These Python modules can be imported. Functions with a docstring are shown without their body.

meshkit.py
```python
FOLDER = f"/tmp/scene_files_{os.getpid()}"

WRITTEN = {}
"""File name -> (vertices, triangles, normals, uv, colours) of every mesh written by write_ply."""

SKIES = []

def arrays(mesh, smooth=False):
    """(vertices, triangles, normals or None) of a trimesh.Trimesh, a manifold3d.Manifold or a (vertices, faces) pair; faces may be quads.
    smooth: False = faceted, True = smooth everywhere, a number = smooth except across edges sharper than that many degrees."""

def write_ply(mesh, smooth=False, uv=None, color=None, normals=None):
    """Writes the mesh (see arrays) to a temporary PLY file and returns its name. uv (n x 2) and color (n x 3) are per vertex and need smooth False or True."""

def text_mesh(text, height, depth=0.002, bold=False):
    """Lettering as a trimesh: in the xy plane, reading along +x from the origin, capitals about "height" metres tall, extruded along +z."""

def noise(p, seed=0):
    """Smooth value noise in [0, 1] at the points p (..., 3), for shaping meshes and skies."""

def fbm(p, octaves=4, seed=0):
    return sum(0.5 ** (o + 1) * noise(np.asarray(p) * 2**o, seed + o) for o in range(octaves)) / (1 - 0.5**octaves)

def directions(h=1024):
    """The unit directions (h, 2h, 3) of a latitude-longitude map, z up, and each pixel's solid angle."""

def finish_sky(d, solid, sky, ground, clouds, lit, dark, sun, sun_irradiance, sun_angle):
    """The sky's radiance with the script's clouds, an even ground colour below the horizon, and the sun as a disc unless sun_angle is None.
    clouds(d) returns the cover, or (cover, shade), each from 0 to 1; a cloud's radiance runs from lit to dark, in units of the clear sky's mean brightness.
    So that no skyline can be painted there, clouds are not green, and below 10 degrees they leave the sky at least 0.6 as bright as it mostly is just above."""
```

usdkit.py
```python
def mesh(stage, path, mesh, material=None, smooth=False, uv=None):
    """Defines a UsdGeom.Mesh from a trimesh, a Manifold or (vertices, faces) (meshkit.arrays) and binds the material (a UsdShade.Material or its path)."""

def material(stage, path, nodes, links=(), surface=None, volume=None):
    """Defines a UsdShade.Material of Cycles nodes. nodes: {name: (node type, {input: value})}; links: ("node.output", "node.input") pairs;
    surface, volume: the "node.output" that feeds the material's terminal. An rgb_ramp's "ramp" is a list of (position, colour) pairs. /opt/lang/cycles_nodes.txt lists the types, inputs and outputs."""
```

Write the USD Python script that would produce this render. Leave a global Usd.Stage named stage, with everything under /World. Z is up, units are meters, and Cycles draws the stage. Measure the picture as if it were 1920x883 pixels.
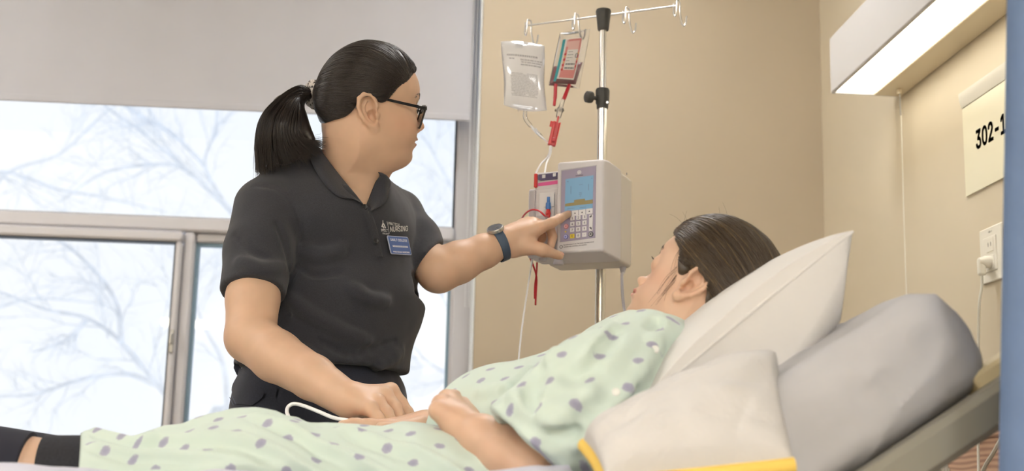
import math, numpy as np, trimesh, manifold3d, usdkit, meshkit
from pxr import Usd, UsdGeom, UsdLux, UsdShade, Gf, Sdf, Vt
stage = Usd.Stage.CreateInMemory()
UsdGeom.SetStageUpAxis(stage, 'Z'); UsdGeom.SetStageMetersPerUnit(stage, 1.0)
UsdGeom.Xform.Define(stage, '/World'); UsdGeom.Scope.Define(stage, '/World/Looks')
PI = math.pi
# ------------------------------------------------------------------ camera
YAW, PITCH, ROLL, FPX = math.radians(4.3198), math.radians(10.9367), math.radians(1.3794), 2448.43
CAM = np.array([0.0, 0.0, 0.80])
_f = np.array([math.sin(YAW)*math.cos(PITCH), math.cos(YAW)*math.cos(PITCH), math.sin(PITCH)])
_r0 = np.array([math.cos(YAW), -math.sin(YAW), 0]); _u0 = np.cross(_r0, _f)
_r = _r0*math.cos(ROLL)+_u0*math.sin(ROLL); _u = -_r0*math.sin(ROLL)+_u0*math.cos(ROLL)
cam = UsdGeom.Camera.Define(stage, '/World/camera')
cam.AddTransformOp().Set(Gf.Matrix4d(*_r, 0, *_u, 0, *(-_f), 0, *CAM, 1))
cam.CreateHorizontalApertureAttr(36.0); cam.CreateVerticalApertureAttr(36.0*883/1920)
cam.CreateFocalLengthAttr(36.0*FPX/1920)
cam.CreateFStopAttr(4.5); cam.CreateFocusDistanceAttr(2.25)
cam.CreateClippingRangeAttr(Gf.Vec2f(0.05, 400))
cam.CreateExposureAttr(0.30)
# ------------------------------------------------------------------ sky (bright overcast winter sky)
SKY, LAMP, CEILING_FILL = 0.90, 5.0, 34.0
usdkit.material(stage, '/World/Looks/overcast_sky', {
    'tc': ('texture_coordinate', {}), 'n': ('noise_texture', {'scale': 2.5, 'detail': 3.0}),
    'r': ('rgb_ramp', {'ramp': [(0.3, (0.86, 0.92, 1.0)), (0.7, (0.97, 0.985, 1.0))]}),
    'b': ('background_shader', {'strength': SKY})},
    [('tc.generated', 'n.vector'), ('n.fac', 'r.fac'), ('r.color', 'b.color')], surface='b.background')
dome = UsdLux.DomeLight.Define(stage, '/World/sky_dome'); dome.CreateIntensityAttr(1.0)
UsdShade.MaterialBindingAPI.Apply(dome.GetPrim()).Bind(UsdShade.Material.Get(stage, '/World/Looks/overcast_sky'))

# ------------------------------------------------------------------ helpers
def at(px, py, y):
    """the world point seen at photo pixel (px, py) that lies at depth y"""
    d = _f+_r*(px-960)/FPX-_u*(py-441.5)/FPX
    return CAM+d*((y-CAM[1])/d[1])
def atx(px, py, x):
    d = _f+_r*(px-960)/FPX-_u*(py-441.5)/FPX
    return CAM+d*((x-CAM[0])/d[0])
def V(*a): return np.array(a, float)
def unit(v): v = np.asarray(v, float); return v/np.linalg.norm(v)
USED, BASE = {}, {}
def numbered(parent, name):
    k = USED.get((parent, name), 0); USED[(parent, name)] = k+1
    return name if k == 0 else f'{name}_{k:03d}'
def tag(p, label=None, cat=None, group=None, kind=None):
    for k, v in (('label', label), ('category', cat), ('group', group), ('kind', kind)):
        if v: p.SetCustomDataByKey(k, v)
    return p
def thing(name, label, cat, loc=(0, 0, 0), group=None):
    path = '/World/'+numbered('/World', name)
    x = UsdGeom.Xform.Define(stage, path); x.AddTranslateOp().Set(Gf.Vec3d(*map(float, loc)))
    BASE[path] = np.array(loc, float)
    return tag(x.GetPrim(), label, cat, group)
def merge(parts):
    vs, fs, n = [], [], 0
    for p in parts:
        v, f, _ = meshkit.arrays(p)
        vs.append(v); fs.append(f+n); n += len(v)
    return np.vstack(vs), np.vstack(fs)
def obj(name, mesh, m, parent=None, smooth=40, uv=None, label=None, kind=None, tint=None, cat=None, group=None):
    """ONE mesh; points are given in world coordinates and stored relative to the parent's base"""
    if isinstance(mesh, list): mesh = merge(mesh)
    pp = '/World' if parent is None else str(parent.GetPath())
    base = BASE.get(pp, np.zeros(3))
    v, f, _ = meshkit.arrays(mesh)
    path = pp+'/'+numbered(pp, name)
    BASE[path] = base
    g = usdkit.mesh(stage, path, (v-base, f), M[m] if isinstance(m, str) else m, smooth=smooth, uv=uv)
    if tint is not None:
        UsdGeom.PrimvarsAPI(g).CreatePrimvar('tint', Sdf.ValueTypeNames.Color3fArray, 'vertex').Set(Vt.Vec3fArray.FromNumpy(np.asarray(tint, np.float32)))
    return tag(g.GetPrim(), label, cat, group, kind)
def struct(name, mesh, m, smooth=40): return obj(name, mesh, m, None, smooth, kind='structure')
def curves(name, strands, widths, m, parent, label=None):
    pp = str(parent.GetPath()); base = BASE[pp]; path = pp+'/'+numbered(pp, name)
    c = UsdGeom.BasisCurves.Define(stage, path); c.CreateTypeAttr('linear')
    c.CreateCurveVertexCountsAttr(Vt.IntArray.FromNumpy(np.array([len(s) for s in strands], np.int32)))
    c.CreatePointsAttr(Vt.Vec3fArray.FromNumpy((np.vstack(strands)-base).astype(np.float32)))
    c.CreateWidthsAttr(Vt.FloatArray.FromNumpy(np.concatenate(widths).astype(np.float32))); c.SetWidthsInterpolation('vertex')
    UsdShade.MaterialBindingAPI.Apply(c.GetPrim()).Bind(M[m])
    return tag(c.GetPrim(), label, kind='stuff')
# ---- shapes
def frame_mat(origin, ex, ey, ez):
    T = np.eye(4); T[:3, 0], T[:3, 1], T[:3, 2], T[:3, 3] = ex, ey, ez, origin; return T
def put(mesh, T):
    v, f, _ = meshkit.arrays(mesh); return v@T[:3, :3].T+T[:3, 3], f
def rbox(lo, hi, r=0.003, seg=12):
    """box with rounded edges between two corners"""
    lo, hi = np.minimum(lo, hi).astype(float), np.maximum(lo, hi).astype(float)
    r = min(r, 0.49*float((hi-lo).min()))
    s = manifold3d.Manifold.sphere(r, seg)
    return manifold3d.Manifold.batch_hull([s.translate(tuple(np.where(m, hi-r, lo+r))) for m in np.ndindex(2, 2, 2) for m in [np.array(m, bool)]])
def cbox(lo, hi, c=0.002):
    """chamfered box, cheap"""
    lo, hi = np.minimum(lo, hi).astype(float), np.maximum(lo, hi).astype(float)
    c = min(c, 0.45*float((hi-lo).min())); P = []
    for k in np.ndindex(2, 2, 2):
        p = np.where(np.array(k, bool), hi, lo); s = np.where(np.array(k, bool), -1, 1)
        for a in range(3):
            q = p+s*c; q[a] = p[a]; P.append(q)
    return manifold3d.Manifold.hull_points(np.array(P))
def flip(m):
    return trimesh.Trimesh(m.vertices, m.faces[:, ::-1], process=False) if m.volume < 0 else m
def catmull(pts, n=8):
    P = np.asarray(pts, float); P = np.vstack([2*P[0]-P[1], P, 2*P[-1]-P[-2]]); out = []
    for i in range(1, len(P)-2):
        t = np.linspace(0, 1, n, endpoint=False)[:, None]; a, b, c, d = P[i-1:i+3]
        out.append(0.5*(2*b+(c-a)*t+(2*a-5*b+4*c-d)*t**2+(3*b-a-3*c+d)*t**3))
    return np.vstack(out+[P[-2:-1]])
def tube(pts, rad, n=12, close=False):
    """swept round tube with rounded-off caps; rad a number or one per point"""
    P = np.asarray(pts, float); R = np.broadcast_to(np.asarray(rad, float), (len(P),))
    T = np.gradient(P, axis=0) if not close else np.roll(P, -1, 0)-np.roll(P, 1, 0)
    T /= np.linalg.norm(T, axis=1, keepdims=True)+1e-12
    a = np.cross(T[0], [0, 0, 1.0]); a = np.cross(T[0], [1.0, 0, 0]) if np.linalg.norm(a) < 1e-3 else a
    a = unit(a); A = []
    for t in T:
        a = unit(a-t*(a@t)); A.append(a)
    A = np.array(A); B = np.cross(T, A); th = np.arange(n)/n*2*PI
    v = (P[:, None]+R[:, None, None]*(A[:, None]*np.cos(th)[None, :, None]+B[:, None]*np.sin(th)[None, :, None])).reshape(-1, 3)
    f = []; L = len(P)
    i = np.arange(n); j = (i+1) % n
    for k in range(L if close else L-1):
        a0, b0 = k*n, ((k+1) % L)*n
        f.append(np.stack([a0+i, a0+j, b0+j], 1)); f.append(np.stack([a0+i, b0+j, b0+i], 1))
    if not close:
        v = np.vstack([v, P[0]-T[0]*R[0]*0.3, P[-1]+T[-1]*R[-1]*0.3]); s, e = len(v)-2, len(v)-1
        f.append(np.stack([np.full(n, s), j, i], 1)); f.append(np.stack([np.full(n, e), (L-1)*n+i, (L-1)*n+j], 1))
    return v, np.vstack(f)
def lathe(prof, n=32):
    """prof: (radius, z) pairs from bottom axis to top axis"""
    return trimesh.creation.revolve(np.asarray(prof, float), sections=n)
def poly_prism(pts, d, r=0):
    """closed polygon in xy extruded 0..d along z"""
    from shapely.geometry import Polygon
    p = Polygon(pts)
    if r: p = p.buffer(-r).buffer(r, quad_segs=6)
    return trimesh.creation.extrude_polygon(p, d, engine='earcut')
def rrect(w, h, r, n=6):
    """rounded rectangle outline around the origin"""
    o = []
    for cx, cy, a0 in ((w/2-r, h/2-r, 0), (-w/2+r, h/2-r, 90), (-w/2+r, -h/2+r, 180), (w/2-r, -h/2+r, 270)):
        for a in np.radians(np.linspace(a0, a0+90, n)): o.append((cx+r*math.cos(a), cy+r*math.sin(a)))
    return o
def fbm(p, s, seed=0, o=3): return meshkit.fbm(np.asarray(p)*s, o, seed)-0.5
# ---- materials
M = {}
def mat(name, color, rough=0.5, noise=None, bump=None, **kw):
    """principled; noise=(scale, amount) varies the tone; bump=(kind, scale, strength, distance)"""
    n = {'p': ('principled_bsdf', {'base_color': color, 'roughness': rough, **kw})}; l = []
    if noise or bump: n['tc'] = ('texture_coordinate', {})
    if noise:
        n['n'] = ('noise_texture', {'scale': noise[0], 'detail': 4.0})
        a = noise[1]
        n['r'] = ('rgb_ramp', {'ramp': [(0.25, [min(1, c*(1-a)) for c in color]), (0.75, [min(1, c*(1+a)) for c in color])]})
        l += [('tc.object', 'n.vector'), ('n.fac', 'r.fac'), ('r.color', 'p.base_color')]
    if bump:
        kind, sc, st, di = bump
        if kind == 'noise': n['bt'] = ('noise_texture', {'scale': sc, 'detail': 3.0}); o = 'bt.fac'
        elif kind == 'weave':
            n['bt'] = ('wave_texture', {'scale': sc, 'bands_direction': 'z', 'distortion': 0.6}); o = 'bt.fac'
        n['bu'] = ('bump', {'strength': st, 'distance': di})
        l += [('tc.object', 'bt.vector'), (o, 'bu.height'), ('bu.normal', 'p.normal')]
    M[name] = usdkit.material(stage, '/World/Looks/'+name, n, l, surface='p.BSDF'); return M[name]
def emit(name, color, strength):
    M[name] = usdkit.material(stage, '/World/Looks/'+name, {'e': ('emission', {'color': color, 'strength': strength})}, [], surface='e.emission')
def glass(name, tint=(1, 1, 1), ior=1.45, rough=0.0, fog=0.0, fogcol=(0.9, 0.9, 0.95)):
    """thin clear sheet: light passes straight through, a fresnel reflection on top, optional milky share"""
    n = {'t': ('transparent_bsdf', {'color': tint}), 'g': ('glossy_bsdf', {'color': (1, 1, 1), 'roughness': rough}), 'fr': ('fresnel', {'IOR': ior}),
         'm': ('mix_closure', {})}
    l = [('fr.fac', 'm.fac'), ('t.BSDF', 'm.closure1'), ('g.BSDF', 'm.closure2')]
    if fog:
        n['d'] = ('principled_bsdf', {'base_color': fogcol, 'roughness': 0.25}); n['m0'] = ('mix_closure', {'fac': fog})
        l = [('fr.fac', 'm.fac'), ('t.BSDF', 'm0.closure1'), ('d.BSDF', 'm0.closure2'), ('m0.closure', 'm.closure1'), ('g.BSDF', 'm.closure2')]
    M[name] = usdkit.material(stage, '/World/Looks/'+name, n, l, surface='m.closure')
# ------------------------------------------------------------------ surface materials
mat('beige_paint', (0.49, 0.41, 0.300), 0.6, noise=(3, 0.03), bump=('noise', 220, 0.08, 0.002))
mat('cream_paint', (0.66, 0.58, 0.44), 0.6, noise=(3, 0.02), bump=('noise', 220, 0.08, 0.002))
mat('white_paint', (0.80, 0.79, 0.76), 0.6)
mat('ceiling_tile', (0.82, 0.81, 0.78), 0.8, noise=(60, 0.05))
mat('vinyl_floor', (0.52, 0.48, 0.42), 0.35, noise=(14, 0.08))
mat('window_frame_paint', (0.60, 0.59, 0.62), 0.45)
mat('frame_trim_white', (0.86, 0.89, 0.92), 0.45)
mat('gasket_black', (0.02, 0.03, 0.045), 0.5)
mat('gasket_blue', (0.22, 0.33, 0.42), 0.5)
mat('blind_fabric', (0.50, 0.50, 0.54), 0.9, noise=(6, 0.02), bump=('weave', 300, 0.05, 0.001))
mat('bead_white', (0.75, 0.76, 0.78), 0.4)
mat('latch_metal', (0.45, 0.45, 0.44), 0.35, metallic=0.8)
mat('snow', (0.85, 0.88, 0.92), 0.9)
mat('haze_pale_bark', (0.68, 0.72, 0.78), 0.9, noise=(9, 0.2))  # bark colour lightened to stand in for haze and overexposed glare
glass('window_glass', (0.985, 0.992, 1.0), 1.5)
# wood-look wall guard: fine horizontal ribs of grain
M['wood_laminate'] = usdkit.material(stage, '/World/Looks/wood_laminate', {
    'tc': ('texture_coordinate', {}), 'm': ('mapping', {'scale': (1, 0.22, 1)}),
    'w': ('wave_texture', {'scale': 26, 'bands_direction': 'z', 'distortion': 5.0, 'detail': 2.0, 'detail_scale': 0.8}),
    'r': ('rgb_ramp', {'ramp': [(0.0, (0.36, 0.21, 0.15)), (0.5, (0.50, 0.31, 0.22)), (1.0, (0.60, 0.40, 0.28))]}),
    'p': ('principled_bsdf', {'roughness': 0.5})},
    [('tc.object', 'm.vector'), ('m.vector', 'w.vector'), ('w.fac', 'r.fac'), ('r.color', 'p.base_color')], surface='p.BSDF')
emit('lamp_glow', (1.0, 0.92, 0.76), LAMP)
emit('ceiling_fill_glow', (1.0, 0.985, 0.965), CEILING_FILL)  # glow of the out-of-view ceiling panels added to fill the room
emit('mirror_lamp_glow', (1.0, 0.86, 0.62), 12.0)

# ------------------------------------------------------------------ room shell
HX, WY, FY = 1.25, 3.84, 4.04          # headwall, window wall, window frame plane
LX, RY, CZ = -4.2, -3.2, 2.75
OPX = at(900, 250, WY)[0]; OPZ0, OPZ1 = 0.72, 2.5; OPL = -2.75
def slab(lo, hi): return cbox(lo, hi, 0.001)
struct('floor', slab((LX-0.2, RY-0.2, -0.12), (HX+0.2, WY+0.35, 0)), 'vinyl_floor')
struct('ceiling', slab((LX-0.2, RY-0.2, CZ), (HX+0.2, WY+0.35, CZ+0.12)), 'ceiling_tile')
struct('wall_right', slab((HX, RY-0.2, 0), (HX+0.15, WY+0.35, CZ)), 'cream_paint')
struct('wall_left', slab((LX-0.15, RY-0.2, 0), (LX, WY+0.35, CZ)), 'cream_paint')
struct('wall_front', slab((LX, RY-0.15, 0), (HX, RY, CZ)), 'cream_paint')
m3 = lambda lo, hi: manifold3d.Manifold.cube(tuple(np.subtract(hi, lo))).translate(tuple(lo))
struct('wall_back', m3((LX, WY, 0), (HX, WY+0.32, CZ))-m3((OPL, WY-0.1, OPZ0), (OPX, WY+0.5, OPZ1)), 'beige_paint', smooth=False)
struct('baseboard_back', cbox((LX, WY-0.014, 0), (HX, WY, 0.11), 0.004), 'white_paint')
struct('baseboard_right', cbox((HX-0.014, RY, 0), (HX, WY-0.014, 0.11), 0.004), 'white_paint')
# wood-look guard panel low on the headwall, with a slim cap rail
tr = thing('trim', None, None, (HX-0.012, 2.3, 0.12)); tr.SetCustomDataByKey('kind', 'structure')
obj('guard_panel', cbox((HX-0.012, 1.0, 0.12), (HX, 3.6, 0.93), 0.002), 'wood_laminate', tr)
obj('cap_rail', cbox((HX-0.02, 1.0, 0.93), (HX, 3.6, 0.955), 0.004), 'wood_laminate', tr)

# ------------------------------------------------------------------ window
w = thing('window', None, None, ((OPL+OPX)/2, FY, OPZ0)); w.SetCustomDataByKey('kind', 'structure')
XR = at(853, 320, FY)[0]; XRl = at(835, 640, FY)[0]; XM0 = at(333, 620, FY)[0]; XM1 = at(353, 620, FY)[0]
ZT1 = at(426, 411, FY)[2]; ZT0 = at(426, 437, FY)[2]; D = 0.075
def fr(name, x0, z0, x1, z1, y0=0.0, y1=D, m='window_frame_paint', c=0.006, parent=w): return obj(name, cbox((x0, FY+y0, z0), (x1, FY+y1, z1), c), m, parent)
fr('reveal_trim', OPX-0.006, OPZ0, OPX-0.0005, OPZ1, -0.19, 0.0, 'frame_trim_white', 0.001)
fr('frame_jamb', XR+0.004, OPZ0, OPX-0.0005, OPZ1)
fr('frame_jamb', OPL+0.0005, OPZ0, OPL+0.07, OPZ1)
fr('frame_sill', OPL, OPZ0+0.0005, OPX-0.001, OPZ0+0.06, -0.02)
fr('frame_head', OPL, OPZ1-0.06, OPX-0.001, OPZ1-0.0005)
fr('transom', OPL+0.07, ZT0, XR+0.004, ZT1, -0.012)
fr('mullion', XM0, OPZ0+0.06, XM1, ZT0, -0.004)
fr('mullion', -1.95, OPZ0+0.06, -1.89, ZT0, -0.004)
# right lower pane frame: stepped stile with a bluish seal around the glass
fr('pane_stile', XRl+0.012, OPZ0+0.06, XR+0.006, ZT0, 0.012, 0.07)
z = ZT0-0.028
fr('pane_rail', XM1, z, XRl+0.012, ZT0, 0.012, 0.07)
def ring(x0, z0, x1, z1, t, y0, y1, m, name='gasket'):
    o = m3((x0, FY+y0, z0), (x1, FY+y1, z1))-m3((x0+t, FY+y0-1, z0+t), (x1-t, FY+y1+1, z1-t))
    return obj(name, o, m, w, smooth=False, label='dark seal around the glass')
ring(XM1+0.0005, OPZ0+0.061, XRl+0.0125, z-0.0005, 0.010, 0.03, 0.06, 'gasket_blue')
ring(OPL+0.071, ZT1+0.0005, XR+0.0035, OPZ1-0.061, 0.006, 0.02, 0.05, 'gasket_black')
# sliding sash on the left: top rail, stiles, latch
z2 = ZT0-0.036; xs = at(322, 600, FY)[0]
fr('sash_rail', -1.889, z2, XM0-0.001, ZT0-0.004, -0.03, 0.03)
fr('sash_stile', xs, OPZ0+0.061, XM0-0.001, z2, -0.028, 0.03)
fr('sash_stile', -1.889, OPZ0+0.061, -1.84, z2, -0.028, 0.03)
ring(-1.8395, OPZ0+0.0615, xs-0.0005, z2-0.0005, 0.004, -0.02, 0.02, 'gasket_black')
la, lb = at(327, 618, FY-0.03), at(323, 662, FY-0.03); xc = (xs+XM0)/2
obj('latch', [rbox((xc-0.007, FY-0.038, lb[2]), (xc+0.007, FY-0.0275, la[2]), 0.003), rbox((xc-0.005, FY-0.056, la[2]-0.045), (xc+0.004, FY-0.037, la[2]-0.012), 0.003)], 'latch_metal', w, label='small metal sash latch')
for (x0, z0, x1, z1, yy) in ((XM1+0.01, OPZ0+0.07, XRl+0.003, z-0.01, 0.042), (OPL+0.077, ZT1+0.006, XR-0.002, OPZ1-0.066, 0.035), (-1.836, OPZ0+0.065, xs-0.004, z2-0.004, 0.0), (OPL+0.07, OPZ0+0.06, -1.95, ZT0, 0.03)):
    obj('pane', cbox((x0, FY+yy, z0), (x1, FY+yy+0.004, z1), 0.0005), 'window_glass', w, smooth=False)

# ------------------------------------------------------------------ roller blind
BY = 3.90; bx = at(884, 150, BY)[0]; bz = at(480, 209.3, BY)[2]
b = thing('roller_blind', 'pale grey roller blind pulled half down over the window', 'blind', (-1.27, BY, bz))
obj('fabric', cbox((OPL+0.03, BY, bz+0.022), (bx, BY+0.0016, OPZ1-0.09), 0.0004), 'blind_fabric', b)
obj('hem_bar', rbox((OPL+0.03, BY-0.003, bz), (bx, BY+0.005, bz+0.022), 0.003), 'blind_fabric', b)
obj('roller', put(lathe([(0, 0), (0.03, 0), (0.03, bx-OPL-0.03), (0, bx-OPL-0.03)], 24), frame_mat((OPL+0.03, BY+0.03, OPZ1-0.06), (0, 1, 0), (0, 0, 1), (1, 0, 0))), 'blind_fabric', b)
bead = trimesh.creation.icosphere(1, 0.0024); cx = at(889, 120, BY-0.005)[0]; beads = []
for k in range(150):
    for s in (-1, 1):
        zz = OPZ1-0.08-k*0.0075
        if zz > 1.33: beads.append(put(bead, frame_mat((cx+s*0.006, BY-0.012, zz), (1, 0, 0), (0, 1, 0), (0, 0, 1))))
obj('bead_chain', beads, 'bead_white', b, kind='stuff', label='white bead chain beside the fabric')

# ------------------------------------------------------------------ outside: snowy ground, bare trees with haze put into their pale bark colour
struct('ground', cbox((-60, 4.6, -4.6), (60, 90, -4.4), 0.01), 'snow')
def make_tree(base, limbs, seed, label, nchild=8, R0=0.028, depth=1):
    """limbs: polylines of (px, py, y); the first one is the trunk, rooted in the ground"""
    rng = np.random.default_rng(seed)
    t = thing('bare_tree', label, 'tree', base)
    twigs = []
    def grow(P, r0, lev):
        L = np.linalg.norm(np.diff(P, axis=0), axis=1).sum()
        for _ in range(nchild if lev else nchild+3):
            k = rng.uniform(0.15, 0.97); i = int(k*(len(P)-1)); p = P[i]
            d = unit(P[min(i+2, len(P)-1)]-P[max(i-1, 0)]); side = unit(np.cross(d, rng.normal(size=3)))
            dd = unit(d*rng.uniform(0.5, 1.0)+side*rng.uniform(0.45, 0.9)+V(0, 0, 0.12)); l = L*rng.uniform(0.22, 0.5)
            q = [p+dd*l*s+side*l*0.12*s*s*rng.normal()+rng.normal(size=3)*l*0.02 for s in np.linspace(0, 1, 5)]
            q = catmull(q, 3); r = max(0.003, r0*(1-0.75*k)*0.38)
            twigs.append(tube(q, np.linspace(r, r*0.3, len(q)), 5))
            if lev < depth: grow(q, r, lev+1)
    for n, l in enumerate(limbs):
        P = np.array([at(*q) if len(q) == 3 else q[0] for q in l]); P = catmull(P, 6)
        r = R0*(1.7 if n == 0 else 0.8)
        obj('trunk' if n == 0 else 'branch', tube(P, np.linspace(r, r*(0.75 if n == 0 else 0.3), len(P)), 8), 'haze_pale_bark', t)
        if n: grow(P, r, 0)
    obj('twig', twigs, 'haze_pale_bark', t, kind='stuff')
def rooted(px, y): p = at(px, 880, y); return (V(p[0], p[1], -4.4),)
T1 = rooted(600, 11)
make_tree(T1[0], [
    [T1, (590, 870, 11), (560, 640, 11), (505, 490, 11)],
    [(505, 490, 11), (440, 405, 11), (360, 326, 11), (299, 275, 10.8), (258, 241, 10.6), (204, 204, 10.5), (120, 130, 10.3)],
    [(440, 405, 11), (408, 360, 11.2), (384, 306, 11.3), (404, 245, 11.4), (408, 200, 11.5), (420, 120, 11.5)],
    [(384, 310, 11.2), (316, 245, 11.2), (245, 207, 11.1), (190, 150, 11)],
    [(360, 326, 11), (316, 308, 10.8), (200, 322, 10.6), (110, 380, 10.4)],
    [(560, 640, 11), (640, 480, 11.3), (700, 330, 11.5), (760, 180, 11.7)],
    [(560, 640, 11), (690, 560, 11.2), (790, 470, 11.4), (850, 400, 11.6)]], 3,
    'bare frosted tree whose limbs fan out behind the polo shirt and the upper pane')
T2 = rooted(430, 10)
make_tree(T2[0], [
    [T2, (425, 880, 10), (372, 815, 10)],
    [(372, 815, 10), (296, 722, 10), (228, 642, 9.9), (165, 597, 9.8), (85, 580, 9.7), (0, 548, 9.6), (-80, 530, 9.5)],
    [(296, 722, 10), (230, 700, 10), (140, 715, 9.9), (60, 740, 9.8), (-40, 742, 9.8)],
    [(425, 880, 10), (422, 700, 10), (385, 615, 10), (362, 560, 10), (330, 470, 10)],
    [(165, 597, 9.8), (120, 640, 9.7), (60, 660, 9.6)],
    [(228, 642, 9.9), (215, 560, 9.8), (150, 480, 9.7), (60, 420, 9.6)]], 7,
    'bare haze-paled tree with a low limb sweeping across the lower left pane')
T3 = rooted(-260, 13)
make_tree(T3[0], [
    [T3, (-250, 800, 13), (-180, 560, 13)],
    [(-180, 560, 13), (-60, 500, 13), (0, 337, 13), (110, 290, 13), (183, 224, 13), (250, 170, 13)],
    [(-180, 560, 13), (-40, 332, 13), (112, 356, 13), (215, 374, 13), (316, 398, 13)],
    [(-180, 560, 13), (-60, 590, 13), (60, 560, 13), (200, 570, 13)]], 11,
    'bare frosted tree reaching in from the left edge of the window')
T4 = rooted(930, 12)
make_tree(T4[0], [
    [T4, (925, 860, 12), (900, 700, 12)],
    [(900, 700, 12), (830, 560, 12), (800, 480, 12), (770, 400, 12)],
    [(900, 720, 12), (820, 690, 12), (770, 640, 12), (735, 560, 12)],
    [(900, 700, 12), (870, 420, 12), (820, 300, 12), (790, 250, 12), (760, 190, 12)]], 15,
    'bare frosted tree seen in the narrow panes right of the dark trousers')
# ------------------------------------------------------------------ ceiling panels added as unseen fill light, and a lamp on the opposite wall
for (x, y, wx, wy, l) in ((0.40, 2.95, 0.30, 0.15, 'beside the bed wall'), (-1.9, 2.95, 0.30, 0.15, 'along the window'), (-3.4, 0.2, 0.3, 0.62, 'nearest the left wall'), (-0.7, -2.0, 0.55, 0.3, 'in the middle of the far side'), (0.75, -2.2, 0.3, 0.62, 'in the far right corner')):
    c = thing('ceiling_fill_light', f'added white fill panel on the ceiling {l}', 'ceiling light', (x, y, CZ))
    o = m3((x-wx, y-wy, CZ-0.02), (x+wx, y+wy, CZ-0.0005))-m3((x-wx+0.03, y-wy+0.03, CZ-0.1), (x+wx-0.03, y+wy-0.03, CZ-0.006))
    obj('frame', o, 'white_paint', c, smooth=False)
    obj('diffuser', cbox((x-wx+0.031, y-wy+0.031, CZ-0.016), (x+wx-0.031, y+wy-0.031, CZ-0.0065), 0.001), 'ceiling_fill_glow', c)
wl0, wl1 = at(302, 603, 2*FY-RY-0.06), at(412, 606, 2*FY-RY-0.06)      # seen only as the warm streak mirrored in the panes
c = thing('wall_lamp', 'slim warm wall lamp on the opposite wall, mirrored in the lower panes', 'wall light', (wl0[0], RY, wl0[2]))
obj('back_plate', cbox((wl0[0]-0.02, RY+0.0005, wl0[2]-0.05), (wl1[0]+0.02, RY+0.02, wl0[2]+0.05), 0.004), 'white_paint', c)
obj('tube_shade', rbox((wl0[0], RY+0.02, wl0[2]-0.03), (wl1[0], RY+0.06, wl0[2]+0.03), 0.012), 'mirror_lamp_glow', c)
# ------------------------------------------------------------------ over-bed light on the headwall
mat('lamp_housing', (0.64, 0.63, 0.63), 0.4)
mat('lamp_lip', (0.78, 0.68, 0.50), 0.4)
mat('cord_white', (0.80, 0.78, 0.70), 0.5)
j = atx(1689.5, 182.4, HX); LY1, LZ = j[1], j[2]; LY0 = 1.95
LXF = at(1557, 179, LY1)[0]; LH = 0.152
L = thing('over_bed_light', 'long white box light glowing underneath, fixed on the wall over the bed', 'wall light', (HX, (LY0+LY1)/2, LZ))
t = 0.012; xg0 = at(1565, 179.5, LY1)[0]; xg1 = at(1637, 182.4, LY1)[0]
obj('front_cover', rbox((LXF, LY0, LZ), (LXF+t, LY1, LZ+LH), 0.005, 16), 'lamp_housing', L)
obj('top_cover', rbox((LXF+0.004, LY0, LZ+LH-t), (HX-0.0005, LY1, LZ+LH), 0.004), 'lamp_housing', L)
obj('end_cap', rbox((LXF+0.002, LY1-0.006, LZ+0.0005), (HX-0.0005, LY1, LZ+LH), 0.002), 'lamp_housing', L)
obj('end_cap', rbox((LXF+0.002, LY0, LZ+0.0005), (HX-0.0005, LY0+0.006, LZ+LH), 0.002), 'lamp_housing', L)
obj('bottom_panel', cbox((xg1, LY0+0.004, LZ), (HX-0.0005, LY1-0.004, LZ+0.01), 0.002), 'lamp_lip', L)
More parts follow.
